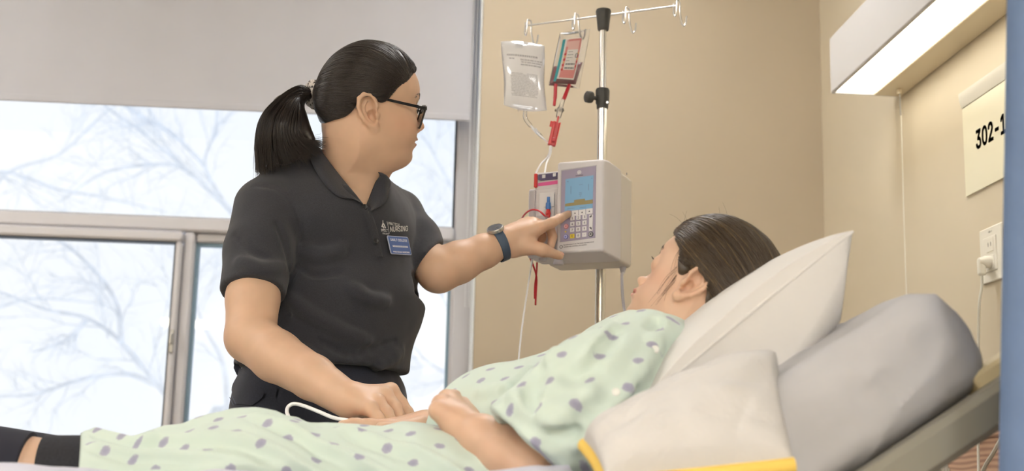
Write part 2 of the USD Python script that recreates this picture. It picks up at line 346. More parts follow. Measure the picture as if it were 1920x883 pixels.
obj('diffuser', cbox((LXF+t-0.002, LY0+0.006, LZ+0.006), (xg1+0.001, LY1-0.007, LZ+0.012), 0.001), 'lamp_glow', L, label='glowing white diffuser')
cc = at(1688, 167, LY1-0.06); cc[0] = HX-0.028; cy = LY1-0.065
obj('switch_nut', put(lathe([(0, -0.012), (0.007, -0.012), (0.008, -0.004), (0.0075, 0), (0, 0)], 16), frame_mat((cc[0], cy, LZ), (1, 0, 0), (0, 1, 0), (0, 0, 1))), 'lamp_lip', L)
e = at(1703, 536, cy); pc = [V(cc[0], cy, LZ-0.01), V(cc[0]+0.001, cy, LZ-0.1), V(cc[0]-0.001, cy, LZ-0.4), V(cc[0], cy, 1.02)]
obj('pull_cord', tube(catmull(pc, 8), 0.0012, 6), 'cord_white', L)
bb = trimesh.creation.icosphere(1, 0.0021)
obj('bead_chain', [put(bb, frame_mat((cc[0], cy, LZ-0.012-0.0042*k), (1, 0, 0), (0, 1, 0), (0, 0, 1))) for k in range(14)], 'latch_metal', L, kind='stuff')
# ------------------------------------------------------------------ room sign
mat('sign_plastic', (0.84, 0.80, 0.62), 0.3)
mat('sign_holder', (0.80, 0.78, 0.70), 0.12, coat_weight=0.6)
mat('sign_ink', (0.085, 0.08, 0.07), 0.5)
s0, s1 = atx(1803.4, 194.7, HX-0.004), atx(1811.4, 369, HX-0.004)
SY1, SZ1, SZ0 = s0[1], s0[2], s1[2]; SY0 = SY1-0.285
S = thing('room_sign', 'cream sign card with dark bed number on the wall by the curtain', 'sign', (HX, (SY0+SY1)/2, SZ0))
obj('card', cbox((HX-0.0042, SY0, SZ0), (HX-0.0004, SY1, SZ1), 0.0006), 'sign_plastic', S)
# clear top strip of the holder, curling away from the wall
q = [(HX-0.0045-0.006*math.sin(k/8*PI/2), 0, SZ1-0.012+0.0042*k) for k in range(9)]
vv = np.array([(a, yy, c) for (a, _, c) in q for yy in (SY0, SY1)]); vv2 = vv-V(0.0012, 0, 0)
ff = [(2*k, 2*k+1, 2*k+3, 2*k+2) for k in range(8)]
obj('holder_lip', (np.vstack([vv, vv2]), np.array(ff+[(a+18, b+18, c+18, d+18) for d, c, b, a in ff]+[(2*k+2, 2*k+20, 2*k+18, 2*k) for k in range(8)]+[(2*k+1, 2*k+19, 2*k+21, 2*k+3) for k in range(8)])), 'sign_holder', S)
n0 = atx(1829, 262, HX-0.0045); n1 = atx(1886, 240, HX-0.0045)
tx = meshkit.text_mesh('302-1', 0.041, 0.0006, bold=True); tw = tx.bounds[1][0]
k = (n0[1]-n1[1])/tw
z0 = atx(1831, 279.5, HX-0.0045)[2]
obj('lettering', [put(tx, frame_mat((HX-0.0042, n0[1]+dy_, z0+dz_), (0, -k, 0), (0, 0, 1), (-1, 0, 0))) for dy_, dz_ in ((-.0009, 0), (.0009, 0), (0, .0006), (0, -.0006))], 'sign_ink', S, smooth=False)
# ------------------------------------------------------------------ wall outlet with a plug
mat('outlet_plastic', (0.84, 0.81, 0.72), 0.3)
mat('slot_dark', (0.05, 0.045, 0.04), 0.6)
o0, o1 = atx(1838, 434, HX-0.003), atx(1884, 517, HX-0.003)
OY1, OZ1, OY0, OZ0 = o0[1], o0[2], o1[1], o1[2]-0.004
O = thing('wall_outlet', 'cream duplex wall outlet plate under the room sign', 'outlet', (HX, (OY0+OY1)/2, OZ0))
obj('plate', rbox((HX-0.006, OY0, OZ0), (HX-0.0004, OY1, OZ1), 0.0035), 'outlet_plastic', O)
wy = OY1-OY0
obj('insert', rbox((HX-0.009, OY0+wy*0.22, OZ0+0.022), (HX-0.004, OY1-wy*0.2, OZ1-0.022), 0.002), 'outlet_plastic', O)
cyo = OY0+wy*0.46; czo = (OZ0+OZ1)/2
for dz in (0.019, -0.019):
    so = obj('socket', rbox((HX-0.0105, cyo-0.017, czo+dz-0.015), (HX-0.0085, cyo+0.017, czo+dz+0.015), 0.0009), 'outlet_plastic', O)
    obj('slot', [cbox((HX-0.0108, cyo-0.0075, czo+dz-0.003), (HX-0.0100, cyo-0.0055, czo+dz+0.006), 0.0002), cbox((HX-0.0108, cyo+0.0055, czo+dz-0.003), (HX-0.0100, cyo+0.0075, czo+dz+0.006), 0.0002)], 'slot_dark', so, smooth=False)
obj('lettering', put(meshkit.text_mesh('302-1', 0.004, 0.0004), frame_mat((HX-0.0059, cyo+0.012, OZ1-0.013), (0, -1, 0), (0, 0, 1), (-1, 0, 0))), 'sign_ink', O, smooth=False)
# the plug in the lower socket
P0 = V(HX-0.0105, cyo, czo-0.019)
G = thing('power_plug', 'white plug and cord in the lower socket of the wall outlet', 'plug', P0)
obj('plug_body', [put(lathe([(0, 0), (0.0135, 0), (0.0135, 0.012), (0.010, 0.02), (0.009, 0.026), (0, 0.027)], 20), frame_mat(P0, (0, 1, 0), (0, 0, 1), (-1, 0, 0))),
                  rbox(P0+V(-0.028, -0.008, -0.03), P0+V(-0.012, 0.008, 0.008), 0.005)], 'outlet_plastic', G)
pc = catmull([P0+V(-0.02, 0, -0.024), P0+V(-0.02, 0.003, -0.055), P0+V(-0.024, 0.01, -0.09), P0+V(-0.02, 0.03, -0.16), P0+V(-0.015, 0.06, -0.3), P0+V(-0.015, 0.08, -0.6)], 8)
obj('cord', tube(pc, 0.0032, 10), 'cord_white', G)
# loose cables hanging in front of the wood panel below the bed rail
mat('cable_grey', (0.46, 0.42, 0.34), 0.5)
for nm, pts, m, lab in (('cable', [(1895, 800, 2.3), (1878, 822, 2.3), (1862, 850, 2.3), (1843, 883, 2.3), (1822, 950, 2.3), (1800, 1030, 2.3)], 'cable_grey', 'grey cable curving down in front of the wood wall panel beside the curtain'),
                       ('cable', [(1764, 800, 2.25), (1768, 845, 2.25), (1774, 883, 2.25), (1782, 990, 2.25)], 'cord_white', 'white cable hanging straight down under the bed rail'),
                       ('cable', [(1745, 820, 2.3), (1752, 862, 2.3), (1764, 890, 2.3), (1790, 960, 2.3)], 'cable_grey', 'thin grey cable hanging left of the white one under the bed rail')):
    P = catmull([at(*q) for q in pts], 6)
    c = thing(nm, lab, 'cable', P[0]); obj('cord', tube(P, 0.0042 if m == 'cable_grey' else 0.0036, 8), m, c)
wb = atx(1714, 868, HX-0.05); wb2 = atx(1750, 866, HX-0.05)
WB = thing('wall_box', 'cream trunking box low on the wall behind the bed rail', 'cable box', (HX, (wb[1]+wb2[1])/2, 0.45))
obj('cover', cbox((HX-0.06, wb2[1], 0.45), (HX-0.0125, wb[1]+0.12, wb[2]), 0.006), 'outlet_plastic', WB); obj('lid', cbox((HX-0.062, wb2[1]-0.003, wb[2]-0.02), (HX-0.0125, wb[1]+0.123, wb[2]-0.012), 0.001), 'cord_white', WB)
# ------------------------------------------------------------------ privacy curtain, hung along the near side of the bed
mat('curtain_blue', (0.145, 0.215, 0.37), 0.85, noise=(30, 0.05), bump=('weave', 700, 0.15, 0.0008))
ct, cb = at(1900, 0, 1.26), at(1890, 883, 1.26); sl = (ct[0]-cb[0])/(ct[2]-cb[2]); cx0 = ct[0]; n = 220; xs_ = np.linspace(0, 0.56, n)
yy = 1.262+0.016*np.sin(xs_*62+0.4)+0.01*np.sin(xs_*23+1.0); zs = np.linspace(0.28, 2.52, 34)
g = np.array([[(cx0+sl*(min(zz, 1.7)-ct[2])+x, y+0.004*math.sin(zz*3+x*30), zz) for x, y in zip(xs_, yy)] for zz in zs]).reshape(-1, 3)
i, k = np.meshgrid(np.arange(33), np.arange(n-1), indexing='ij'); a = (i*n+k).ravel()
f0 = np.stack([a, a+1, a+n+1, a+n], 1); g2 = g+V(0, 0.0018, 0)
edge = [(r*n, (r+1)*n, (r+1)*n+34*n, r*n+34*n) for r in range(33)]
C = thing('privacy_curtain', 'blue hospital privacy curtain at the right edge of the picture', 'curtain', (cx0+0.3, 1.26, 0.28))
obj('fabric', (np.vstack([g, g2]), np.vstack([f0, f0[:, ::-1]+34*n, np.array(edge)])), 'curtain_blue', C)
obj('ceiling_track', cbox((cx0-0.3, 1.25, 2.52), (HX-0.001, 1.275, 2.545), 0.003), 'lamp_housing', C)
[obj('track_hanger', cbox((cx0+x-0.004, 1.258, 2.54), (cx0+x+0.004, 1.266, CZ-0.0005), 0.001), 'lamp_housing', C) for x in (-0.2, 0.5)]
# ------------------------------------------------------------------ IV pole
mat('steel', (0.72, 0.70, 0.66), 0.22, metallic=1.0)
mat('steel_wire', (0.80, 0.80, 0.80), 0.25, metallic=0.9)
mat('black_plastic', (0.045, 0.045, 0.042), 0.45)
mat('clamp_red', (0.62, 0.035, 0.035), 0.35)
mat('tube_blood', (0.50, 0.015, 0.03), 0.25)
mat('tube_white', (0.85, 0.85, 0.87), 0.3)
glass('clear_vinyl', (0.97, 0.975, 0.98), 1.3, 0.08, 0.07)
glass('milky_vinyl', (0.95, 0.955, 0.97), 1.4, 0.06, 0.50, (0.88, 0.90, 0.96))
PY = 2.75
pt, pb = at(1131, 60, PY), at(1130, 600, PY); px_, pc_ = pt[0], at(1131, 18, PY)
def up(mesh, x, y, z): return put(mesh, frame_mat((x, y, z), (1, 0, 0), (0, 1, 0), (0, 0, 1)))
zc0, zc1 = at(1131, 204, PY)[2], at(1131, 167, PY)[2]; zt0, zt1 = at(1131, 57, PY)[2], at(1131, 18, PY)[2]
I = thing('iv_pole', 'chrome pole with a black collar and four wire hooks on a cross bar', 'IV pole', (px_, PY, 0))
obj('lower_pole', up(lathe([(0, 0.12), (0.0105, 0.12), (0.0105, zc0+0.01), (0, zc0+0.01)], 28), px_, PY, 0), 'steel', I)
obj('upper_pole', up(lathe([(0, zc0), (0.0078, zc0), (0.0078, zt1-0.02), (0, zt1-0.02)], 28), px_, PY, 0), 'steel', I)
h = zc1-zc0
obj('collar', up(lathe([(0, 0), (0.0125, 0), (0.0128, 0.003), (0.0128, h*0.2), (0.0150, h*0.28), (0.0155, h-0.004), (0.0140, h), (0, h)], 28), px_, PY, zc0), 'black_plastic', I)
kn = at(1105, 182, PY-0.012); dirk = unit(V(px_, PY, kn[2])-kn)
kx = unit(np.cross(dirk, (0, 0, 1))); 
obj('clamp_knob', put(lathe([(0, -0.010), (0.008, -0.010), (0.0125, -0.007), (0.0135, 0.0), (0.0125, 0.006), (0.006, 0.009), (0.0045, 0.011), (0.0045, 0.03), (0, 0.03)], 24), frame_mat(kn, kx, np.cross(dirk, kx), dirk)), 'black_plastic', I)
obj('collar_screw', put(lathe([(0, 0), (0.003, 0), (0.003, 0.0012), (0.001, 0.0014), (0, 0.0008)], 14), frame_mat(V(px_+0.009, PY-0.0118, zc0+0.012), (1, 0, 0), (0, 0, 1), (0.5, -0.866, 0))), 'steel', I)
hc = zt1-zt0
obj('top_cap', up(lathe([(0, 0), (0.0115, 0), (0.0125, 0.002), (0.0165, hc*0.8), (0.0172, hc*0.9), (0.0160, hc*0.98), (0.010, hc), (0, hc)], 32), px_, PY, zt0), 'black_plastic', I)
bl, br = at(986, 48, PY+0.062), at(1268, 11, PY-0.058)
obj('cross_bar', tube([bl, V(px_, PY, (bl[2]+br[2])/2+0.000), br], 0.0021, 10), 'steel_wire', I)
bd = unit(br-bl); bn = unit(np.cross(bd, (0, 0, 1)))
def hook(q, s=1.0):
    """a wire bent over the bar: one deep J towards the viewer, one shorter behind"""
    sc = 0.00112*s
    A = [(-9.5, 7.5, -3), (-9.2, 0, -2), (-8.4, -16, 6), (-4.5, -24.5, 12), (-1.3, -19, 18), (0, 0, 20), (0.3, 5, 19)]
    B = [(0.3, 5, 19), (1.5, 7.5, 8), (2.6, 6, -2), (2.6, -16, -6), (7, -37, -12), (11.4, -33.5, -18), (13.2, -16, -22)]
    P = catmull([q+bd*a*sc+V(0, 0, 1)*b*sc+bn*c*sc*0.9 for a, b, c in A+B[1:]], 6)
    return tube(P, 0.0020, 8)
HB = [at(993, 47, PY+0.06), at(1082, 36, PY+0.021), at(1177, 24.5, PY-0.02), at(1272, 11, PY-0.058)]
for q in HB: obj('hook', hook(q), 'steel_wire', I)
for k in range(5):
    a = k/5*2*PI+0.3; d = V(math.cos(a), math.sin(a), 0)
    obj('base_leg', tube([V(px_, PY, 0.13)+d*0.02, V(px_, PY, 0.12)+d*0.12, V(px_, PY, 0.085)+d*0.26], [0.016, 0.014, 0.011], 10), 'steel', I)
    c = V(px_, PY, 0.035)+d*0.26
    obj('castor', put(lathe([(0, -0.012), (0.028, -0.012), (0.035, -0.008), (0.035, 0.008), (0.028, 0.012), (0, 0.012)], 20), frame_mat(c, d, (0, 0, 1), np.cross(d, (0, 0, 1)))), 'black_plastic', I)
obj('base_hub', up(lathe([(0, 0.10), (0.035, 0.10), (0.035, 0.14), (0.014, 0.16), (0, 0.16)], 24), px_, PY, 0), 'black_plastic', I)

# ------------------------------------------------------------------ soft bags: a bilinear quad blown up to a thickness
class Bag:
    def __init__(s, TL, TR, BR, BL, th, p=0.5, sag=0.0):
        s.c = [np.asarray(x, float) for x in (TL, TR, BR, BL)]; s.th, s.p, s.sag = th, p, sag
        s.n = unit(np.cross(s.c[1]-s.c[0], s.c[3]-s.c[0])); s.n = s.n if s.n[1] < 0 else -s.n     # towards the viewer
    def base(s, u, v):
        u, v = np.asarray(u, float)[..., None], np.asarray(v, float)[..., None]; a, b, c, d = s.c
        return (a*(1-u)+b*u)*(1-v)+(d*(1-u)+c*u)*v
    def thick(s, u, v):
        v2 = np.clip(v, 0, 1)**(1-s.sag); g = np.clip(4*u*(1-u), 0, 1)*np.clip(4*v2*(1-v2), 0, 1)
        return s.th/2*g**s.p
    def S(s, u, v, off=0.0, side=1): return s.base(u, v)+s.n*(side*(s.thick(np.asarray(u, float), np.asarray(v, float))+off))[..., None]
    def grid(s, u0, u1, v0, v1, nu, nv, off=0.0, side=1, warp=None):
        u, v = np.meshgrid(np.linspace(u0, u1, nu), np.linspace(v0, v1, nv)); uu, vv = (warp(u, v) if warp else (u, v))
        P = s.S(uu, vv, off, side).reshape(-1, 3)
        i, k = np.meshgrid(np.arange(nv-1), np.arange(nu-1), indexing='ij'); a = (i*nu+k).ravel()
        f = np.stack([a, a+1, a+nu+1, a+nu], 1)
        return P, f
    def solid(s, nu=25, nv=33, off=0.0005, warp=None, u0=0, u1=1, v0=0, v1=1):
        A, f = s.grid(u0, u1, v0, v1, nu, nv, off, 1, warp); B, _ = s.grid(u0, u1, v0, v1, nu, nv, off, -1, warp)
        n = len(A); e = [(k, k+1) for k in range(nu-1)]+[(nu*(nv-1)+k+1, nu*(nv-1)+k) for k in range(nu-1)]+[((k+1)*nu, k*nu) for k in range(nv-1)]+[(k*nu+nu-1, (k+1)*nu+nu-1) for k in range(nv-1)]
        q = np.array([(a, b, b+n, a+n) for a, b in e])
        m = trimesh.Trimesh(np.vstack([A, B]), np.vstack([x for ff in (f[:, ::-1], f+n, q) for x in (ff[:, [0, 1, 2]], ff[:, [0, 2, 3]])]), process=False)
        return flip(m)
    def plate(s, u0, u1, v0, v1, off=0.0008, nu=6, nv=6, th=0.0003):
        A, f = s.grid(u0, u1, v0, v1, nu, nv, off, 1); B, _ = s.grid(u0, u1, v0, v1, nu, nv, off-th, 1); n = len(A)
        return np.vstack([A, B]), np.vstack([f[:, ::-1], f+n])
mat('print_grey', (0.42, 0.42, 0.45), 0.6)
mat('print_dark', (0.16, 0.16, 0.18), 0.6)
mat('label_white', (0.82, 0.80, 0.79), 0.4)
mat('label_pink', (0.72, 0.29, 0.28), 0.45)
mat('label_rose', (0.80, 0.52, 0.50), 0.45)
mat('label_teal', (0.06, 0.36, 0.42), 0.4)
mat('label_red', (0.60, 0.06, 0.07), 0.4)
mat('label_yellow', (0.80, 0.55, 0.18), 0.4)
mat('blood', (0.17, 0.012, 0.03), 0.12, coat_weight=0.5)
# clear fluid bag
HBy = PY+0.052
def wave_edge(u, v): return u+0.02*np.sin(v*7+0.5)*(u-0.5)*2*0.8-0.03*np.sin(v*PI)*(u-0.5)*0.8, v-0.035*np.sin(u*PI)*(1-v)*(v < 0.999)+0.05*np.sin(u*PI)*v*1.0
B1 = Bag(at(940, 78, HBy+0.012), at(1020, 86, HBy-0.014), at(1024, 207, HBy-0.014), at(946, 197, HBy+0.012), 0.030, 0.42, 0.25)
T = thing('iv_bag', 'clear fluid bag with grey print, hanging from the leftmost hook of the pole', 'IV bag', B1.S(.5, 1))
obj('bag', B1.solid(warp=wave_edge), 'milky_vinyl', T)
hole = B1.S(0.42, -0.03)
rng = np.random.default_rng(5)
def print_rows(B, u0, u1, v0, v1, rows, hh, fill=0.92, lo=0.02, hi=0.07, off=0.0012):
    out = []
    for v in np.linspace(v0, v1, rows):
        u = u0+rng.uniform(0, 0.02)
        while u < u1-0.02:
            w_ = min(rng.uniform(lo, hi), u1-u)
            if rng.random() < fill: out.append(B.plate(u, u+w_, v-hh/2, v+hh/2, off, 2, 2, 0.0002))
            u += w_+0.012
    return out
obj('heading_print', print_rows(B1, 0.12, 0.86, 0.22, 0.22, 1, 0.028, 1, 0.03, 0.05), 'print_grey', T, kind='stuff')
obj('heading_print', print_rows(B1, 0.46, 0.95, 0.28, 0.36, 3, 0.018, 0.95, 0.03, 0.10)+print_rows(B1, 0.18, 0.4, 0.275, 0.275, 1, 0.018), 'print_grey', T, kind='stuff')
obj('fine_print', print_rows(B1, 0.2, 0.84, 0.50, 0.84, 16, 0.008, 0.95, 0.03, 0.12), 'print_grey', T, kind='stuff')
obj('hanger_tab', B1.plate(0.34, 0.52, -0.03, 0.10, 0.001, 5, 5, 0.002), 'clear_vinyl', T)
pq = [B1.S(0.50, 1.03), at(985, 222, HBy-0.01), at(996, 237, HBy-0.015)]
obj('port', [tube(catmull(pq, 6), [0.0045]*12+[0.0036], 12), tube([B1.S(0.34, 1.0), B1.S(0.36, 1.06)], 0.004, 10)], 'clear_vinyl', T)
# blood bag
RY2 = PY+0.02
B2 = Bag(at(1050, 62, RY2-0.01), at(1107, 54, RY2+0.03), at(1086, 166, RY2+0.02), at(1029, 160, RY2-0.02), 0.026, 0.45, 0.3)
T = thing('blood_bag', 'blood bag with a teal striped label, nearly empty, beside the pole', 'blood bag', B2.S(.5, 1))
obj('bag', B2.solid(), 'clear_vinyl', T)
def low(u, v): return u, v
Bb = Bag(B2.S(0.05, 0.64), B2.S(0.93, 0.58), B2.S(0.80, 0.955), B2.S(0.06, 0.955), 0.016, 0.4, 0.0)
Bb.c = [x+B2.n*0 for x in (B2.base(0.05, 0.64), B2.base(0.95, 0.56), B2.base(0.86, 0.94), B2.base(0.06, 0.955))]
obj('blood', Bb.solid(15, 15, 0.0003), 'blood', T)
u0, u1 = 0.10, 0.70
obj('label_card', B2.plate(u0, u1, 0.15, 0.88, 0.001, 8, 10, 0.0004), 'label_white', T)
obj('teal_stripe', B2.plate(u0-0.02, u0+0.05, 0.15, 0.93, 0.0016, 3, 10), 'label_teal', T)
obj('pink_panel', B2.plate(u0+0.10, u1-0.05, 0.17, 0.83, 0.0016, 5, 8), 'label_rose', T)
obj('pink_frame', [B2.plate(u0+0.10, u0+0.16, 0.3, 0.84, 0.0019, 2, 8), B2.plate(u1-0.09, u1-0.04, 0.18, 0.84, 0.0019, 2, 8), B2.plate(u0+0.10, u1-0.04, 0.70, 0.86, 0.0019, 5, 3), B2.plate(u0+0.14, u1-0.05, 0.165, 0.20, 0.0019, 5, 2)], 'label_pink', T, kind='stuff')
obj('data_panel', B2.plate(u0+0.16, u1-0.10, 0.36, 0.72, 0.0022, 5, 6), 'label_white', T)
obj('colour_block', [B2.plate(u0+0.09, u0+0.15, v, v+0.035, 0.0024, 2, 2) for v in (0.42, 0.52, 0.62, 0.70)]+[B2.plate(u1-0.1, u1-0.05, v, v+0.035, 0.0024, 2, 2) for v in (0.46, 0.56, 0.64)], 'label_red', T, kind='stuff')
obj('colour_block', [B2.plate(u0+0.10, u0+0.15, v, v+0.02, 0.0025, 2, 2) for v in (0.475, 0.575)]+[B2.plate(u1-0.1, u1-0.05, v, v+0.02, 0.0025, 2, 2) for v in (0.42, 0.52)], 'label_yellow', T, kind='stuff')
obj('fine_print', print_rows(B2, u0+0.18, u1-0.24, 0.40, 0.56, 4, 0.008, 0.9, 0.03, 0.08, 0.0026)+print_rows(B2, u0+0.18, u1-0.12, 0.62, 0.69, 2, 0.022, 0.9, 0.05, 0.1, 0.0026), 'print_dark', T, kind='stuff')
ex = unit(B2.S(0.6, 0.45)-B2.S(0.4, 0.45)); ey = unit(B2.S(0.5, 0.4)-B2.S(0.5, 0.5)); ey = unit(ey-ex*(ex@ey)*0.0)
obj('type_mark', put(meshkit.text_mesh('0', 0.011, 0.0004), frame_mat(B2.S(0.52, 0.51, 0.0026), ex, ey, B2.n)), 'print_dark', T, smooth=False, label='dark zero printed on the blood bag label')
ya = RY2-0.015
obj('spike_port', tube(catmull([B2.S(0.18, 0.97), at(1041, 180, ya), at(1039, 198, ya)], 5), [0.004]*7+[0.0034]*4, 10), 'tube_blood', T)
obj('spike_port', tube(catmull([B2.S(0.62, 0.97), at(1061, 176, ya), at(1057, 186, ya)], 5), 0.0042, 10), 'tube_blood', T)
# infusion line: drip chamber, clamp and tubes down to the pump
yc = PY-0.03
T = thing('infusion_line', 'clear infusion tubing with a red clamp, running from both bags to the pump', 'IV tubing', at(1045, 230, yc))
obj('drip_chamber', [tube([at(1057, 184, ya), at(1050, 206, ya)], [0.0040, 0.0052], 12), tube([at(1051, 203, ya), at(1047, 220, ya)], [0.0075, 0.0055], 14), put(lathe([(0, -0.001), (0.0105, -0.001), (0.0105, 0.001), (0, 0.001)], 20), frame_mat(at(1049, 207, ya), (1, 0, 0), (0, 1, 0), (0, 0, 1)))], 'clear_vinyl', T)
obj('red_tube', tube([at(1047, 219, ya), at(1044, 234, yc)], 0.0022, 8), 'clamp_red', T)
ca, cb_ = at(1044, 230, yc), at(1034, 273, yc); ax = unit(cb_-ca); sx = unit(np.cross(ax, (0, 1, 0))); sx = sx if sx[0] > 0 else -sx; nn = np.cross(sx, ax); nn = nn if nn[1] < 0 else -nn
Lc = np.linalg.norm(cb_-ca)
def clampbox(a0, a1, s0, s1, n0, n1): return put(rbox((s0, a0, n0), (s1, a1, n1), 0.0012, 8), frame_mat(ca, sx, ax, nn))
obj('clamp_body', [clampbox(0, Lc, -0.0085, 0.0085, -0.005, 0.003), clampbox(0, Lc, -0.0085, -0.002, -0.004, 0.009), clampbox(0.0, Lc*0.25, -0.014, 0.0, 0.002, 0.0045), clampbox(0, Lc, 0.0055, 0.0085, -0.004, 0.009)], 'clamp_red', T, label='red roller clamp')
obj('clamp_roller', put(lathe([(0, -0.003), (0.005, -0.003), (0.005, 0.003), (0, 0.003)], 16), frame_mat(ca+ax*Lc*0.78+sx*0.0015+nn*0.006, nn, ax, sx)), 'label_red', T)
obj('tube', tube(catmull([at(996, 236, HBy-0.015), at(1010, 252, yc), at(1028, 268, yc+0.006), at(1034, 276, yc)], 6), 0.0020, 8), 'tube_white', T)
obj('y_connector', [tube([at(1000, 240, HBy-0.02), at(1009, 250, yc)], [0.005, 0.0042], 12), tube([at(1009, 250, yc), at(1018, 259, yc)], [0.0042, 0.003], 12)], 'clear_vinyl', T)
ypf = 2.62
for pts in ([(1034, 272, yc), (1032, 290, yc), (1025, 305, 2.68), (1021, 326, 2.66)], [(1032, 273, yc), (1028, 292, yc), (1014, 308, 2.69), (1004, 326, 2.68)]):
    obj('tube', tube(catmull([at(*p) for p in pts], 7), 0.0019, 8), 'tube_white', T)

# ------------------------------------------------------------------ infusion pump
mat('pump_shell', (0.64, 0.62, 0.645), 0.4)
mat('pump_rear', (0.64, 0.60, 0.55), 0.42)
mat('pump_panel', (0.33, 0.295, 0.41), 0.45)
mat('pump_grey', (0.47, 0.45, 0.48), 0.4)
mat('key_white', (0.72, 0.71, 0.73), 0.4)
mat('key_ink', (0.05, 0.05, 0.07), 0.5)
mat('key_yellow', (0.75, 0.58, 0.05), 0.4)
mat('key_red', (0.66, 0.22, 0.24), 0.4)
mat('key_blue', (0.20, 0.22, 0.60), 0.4)
mat('key_dark', (0.10, 0.10, 0.11), 0.4)
mat('navy_band', (0.10, 0.085, 0.18), 0.35)
mat('pink_strip', (0.72, 0.12, 0.34), 0.45)
mat('cap_blue', (0.06, 0.20, 0.55), 0.35)
mat('lcd_line', (0.10, 0.16, 0.24), 0.5)
M['lcd_blue'] = usdkit.material(stage, '/World/Looks/lcd_blue', {'p': ('principled_bsdf', {'base_color': (0.15, 0.29, 0.42), 'roughness': 0.3, 'emission_color': (0.20, 0.46, 0.78), 'emission_strength': 0.14})}, [], surface='p.BSDF')
M['lcd_olive'] = usdkit.material(stage, '/World/Looks/lcd_olive', {'p': ('principled_bsdf', {'base_color': (0.16, 0.12, 0.04), 'roughness': 0.3, 'emission_color': (0.30, 0.23, 0.08), 'emission_strength': 0.25})}, [], surface='p.BSDF')
ANG = math.radians(27); K = at(1131, 471, 2.54)
e1 = V(-math.cos(ANG), math.sin(ANG), 0); e2 = V(math.sin(ANG), math.cos(ANG), 0); ez = V(0, 0, 1)
def ray(px, py): return _f+_r*(px-960)/FPX-_u*(py-441.5)/FPX
def face(px, py, back=0.0):
    """(u leftwards from the right edge, v up) of a photo pixel on the plane of the pump front, or one set back from it"""
    O_ = K+e2*back; d = ray(px, py); t = ((O_-CAM)@e2)/(d@e2); q = CAM+d*t-O_
    return q@e1, q[2]
def pm(mesh, back=0.0): return put(mesh, frame_mat(K+e2*back, -e1, ez, -e2))     # local x right, y up, z towards the viewer
W = face(1043, 400)[0]; H = face(1131, 297)[1]
def side_u(px, py):
    d = ray(px, py); t = ((K-CAM)@e1)/(d@e1); q = CAM+d*t-K; return q@e2, q[2]
DP = side_u(1184, 400)[0]
Pm = thing('infusion_pump', 'pale grey infusion pump with a blue screen and number keys, clamped to the pole', 'infusion pump', K)
d1 = side_u(1163, 400)[0]
def pbox(x0, x1, y0, y1, z0, z1, r=0.004): return pm(rbox((x0, y0, z0), (x1, y1, z1), r))
obj('front_shell', manifold3d.Manifold.batch_hull([rbox((-W, 0, -0.016), (0, H, 0), 0.006).translate((0, 0, 0)), rbox((-W-0.002, -0.003, -d1), (0.003, H+0.002, -0.02), 0.006)]).transform(np.array([[-e1[0], 0, -e2[0], K[0]], [-e1[1], 0, -e2[1], K[1]], [0, 1, 0, K[2]]])), 'pump_shell', Pm)
obj('rear_shell', pbox(-W-0.06, 0.002, -0.004, H-0.002, -DP, -d1-0.001, 0.008), 'pump_rear', Pm)
# pole clamp at the back, reaching the pole
q = V(px_, PY, K[2]+0.09)
obj('pole_clamp', [cbox(q+V(-0.03, -0.03, -0.03), q+V(0.03, -0.0115, 0.03), 0.004), cbox(q+V(-0.03, 0.0115, -0.03), q+V(0.03, 0.025, 0.03), 0.004), cbox(q+V(-0.03, -0.0115, -0.03), q+V(-0.0115, 0.0115, 0.03), 0.002)], 'pump_grey', Pm)
# cassette side on the left, set back
bk = 0.022; uL = face(989, 420, bk)[0]; vT = face(1020, 352, bk)[1]
obj('cassette_housing', pbox(-uL, -W+0.002, -0.002, vT, -d1-0.002, -bk, 0.005), 'pump_shell', Pm)
gu = face(1006, 400, bk)[0]
obj('door_grip', pbox(-uL+0.004, -gu-0.002, 0.004, vT-0.004, -bk-0.004, -bk+0.006, 0.003), 'pump_grey', Pm)
vT2 = face(1020, 322, bk)[1]
obj('cassette_top', pbox(-face(1003, 340, bk)[0], -W+0.001, vT-0.004, vT2, -d1+0.01, -bk-0.002, 0.004), 'pump_shell', Pm)
uu0, uu1 = face(1009, 340, bk)[0], W+0.0005
va, vb = face(1024, 338, bk)[1], face(1024, 323, bk)[1]
obj('navy_band', pm(poly_prism([(-uu0, va+0.002), (-uu0+0.006, va), (-uu1, va+0.001), (-uu1, vb-0.002), (-uu0, vb-0.004)], 0.0022, 0.0005), bk+0.0015), 'navy_band', Pm)
for px, py in ((1020, 331), (1040, 328)):
    a, c = face(px, py, bk); obj('indicator_window', pm(rbox((-a-0.0035, c-0.0035, 0), (-a+0.0035, c+0.0035, 0.0012), 0.0004), bk-0.0006), 'key_white', Pm)
a, c = face(1008, 346, bk); c2 = face(1042, 341, bk)[1]
obj('pink_strip', pm(poly_prism([(-a, c-0.0035), (-W, c2-0.004), (-W, c2+0.004), (-a, c+0.0035)], 0.0008), bk+0.0022), 'pink_strip', Pm)
a0, b0 = face(1009, 470, bk); a1, b1 = face(1041, 360, bk)
obj('cassette_door', pbox(-a0, -a1, b0+0.012, b1, -bk-0.002, -bk+0.0025, 0.002), 'key_white', Pm)
obj('cassette_slot', [pm(cbox((-a1-0.001, b0+0.02, 0), (-a1, b1-0.004, 0.0005), 0.0002), bk-0.0026), pm(cbox((-a0+0.012, face(1030, 388, bk)[1]-0.0005, 0), (-a1, face(1030, 388, bk)[1], 0.0005), 0.0002), bk-0.0026)], 'key_dark', Pm, kind='stuff')
qa = [face(1027, y, bk-0.012) for y in (369, 382, 392)]
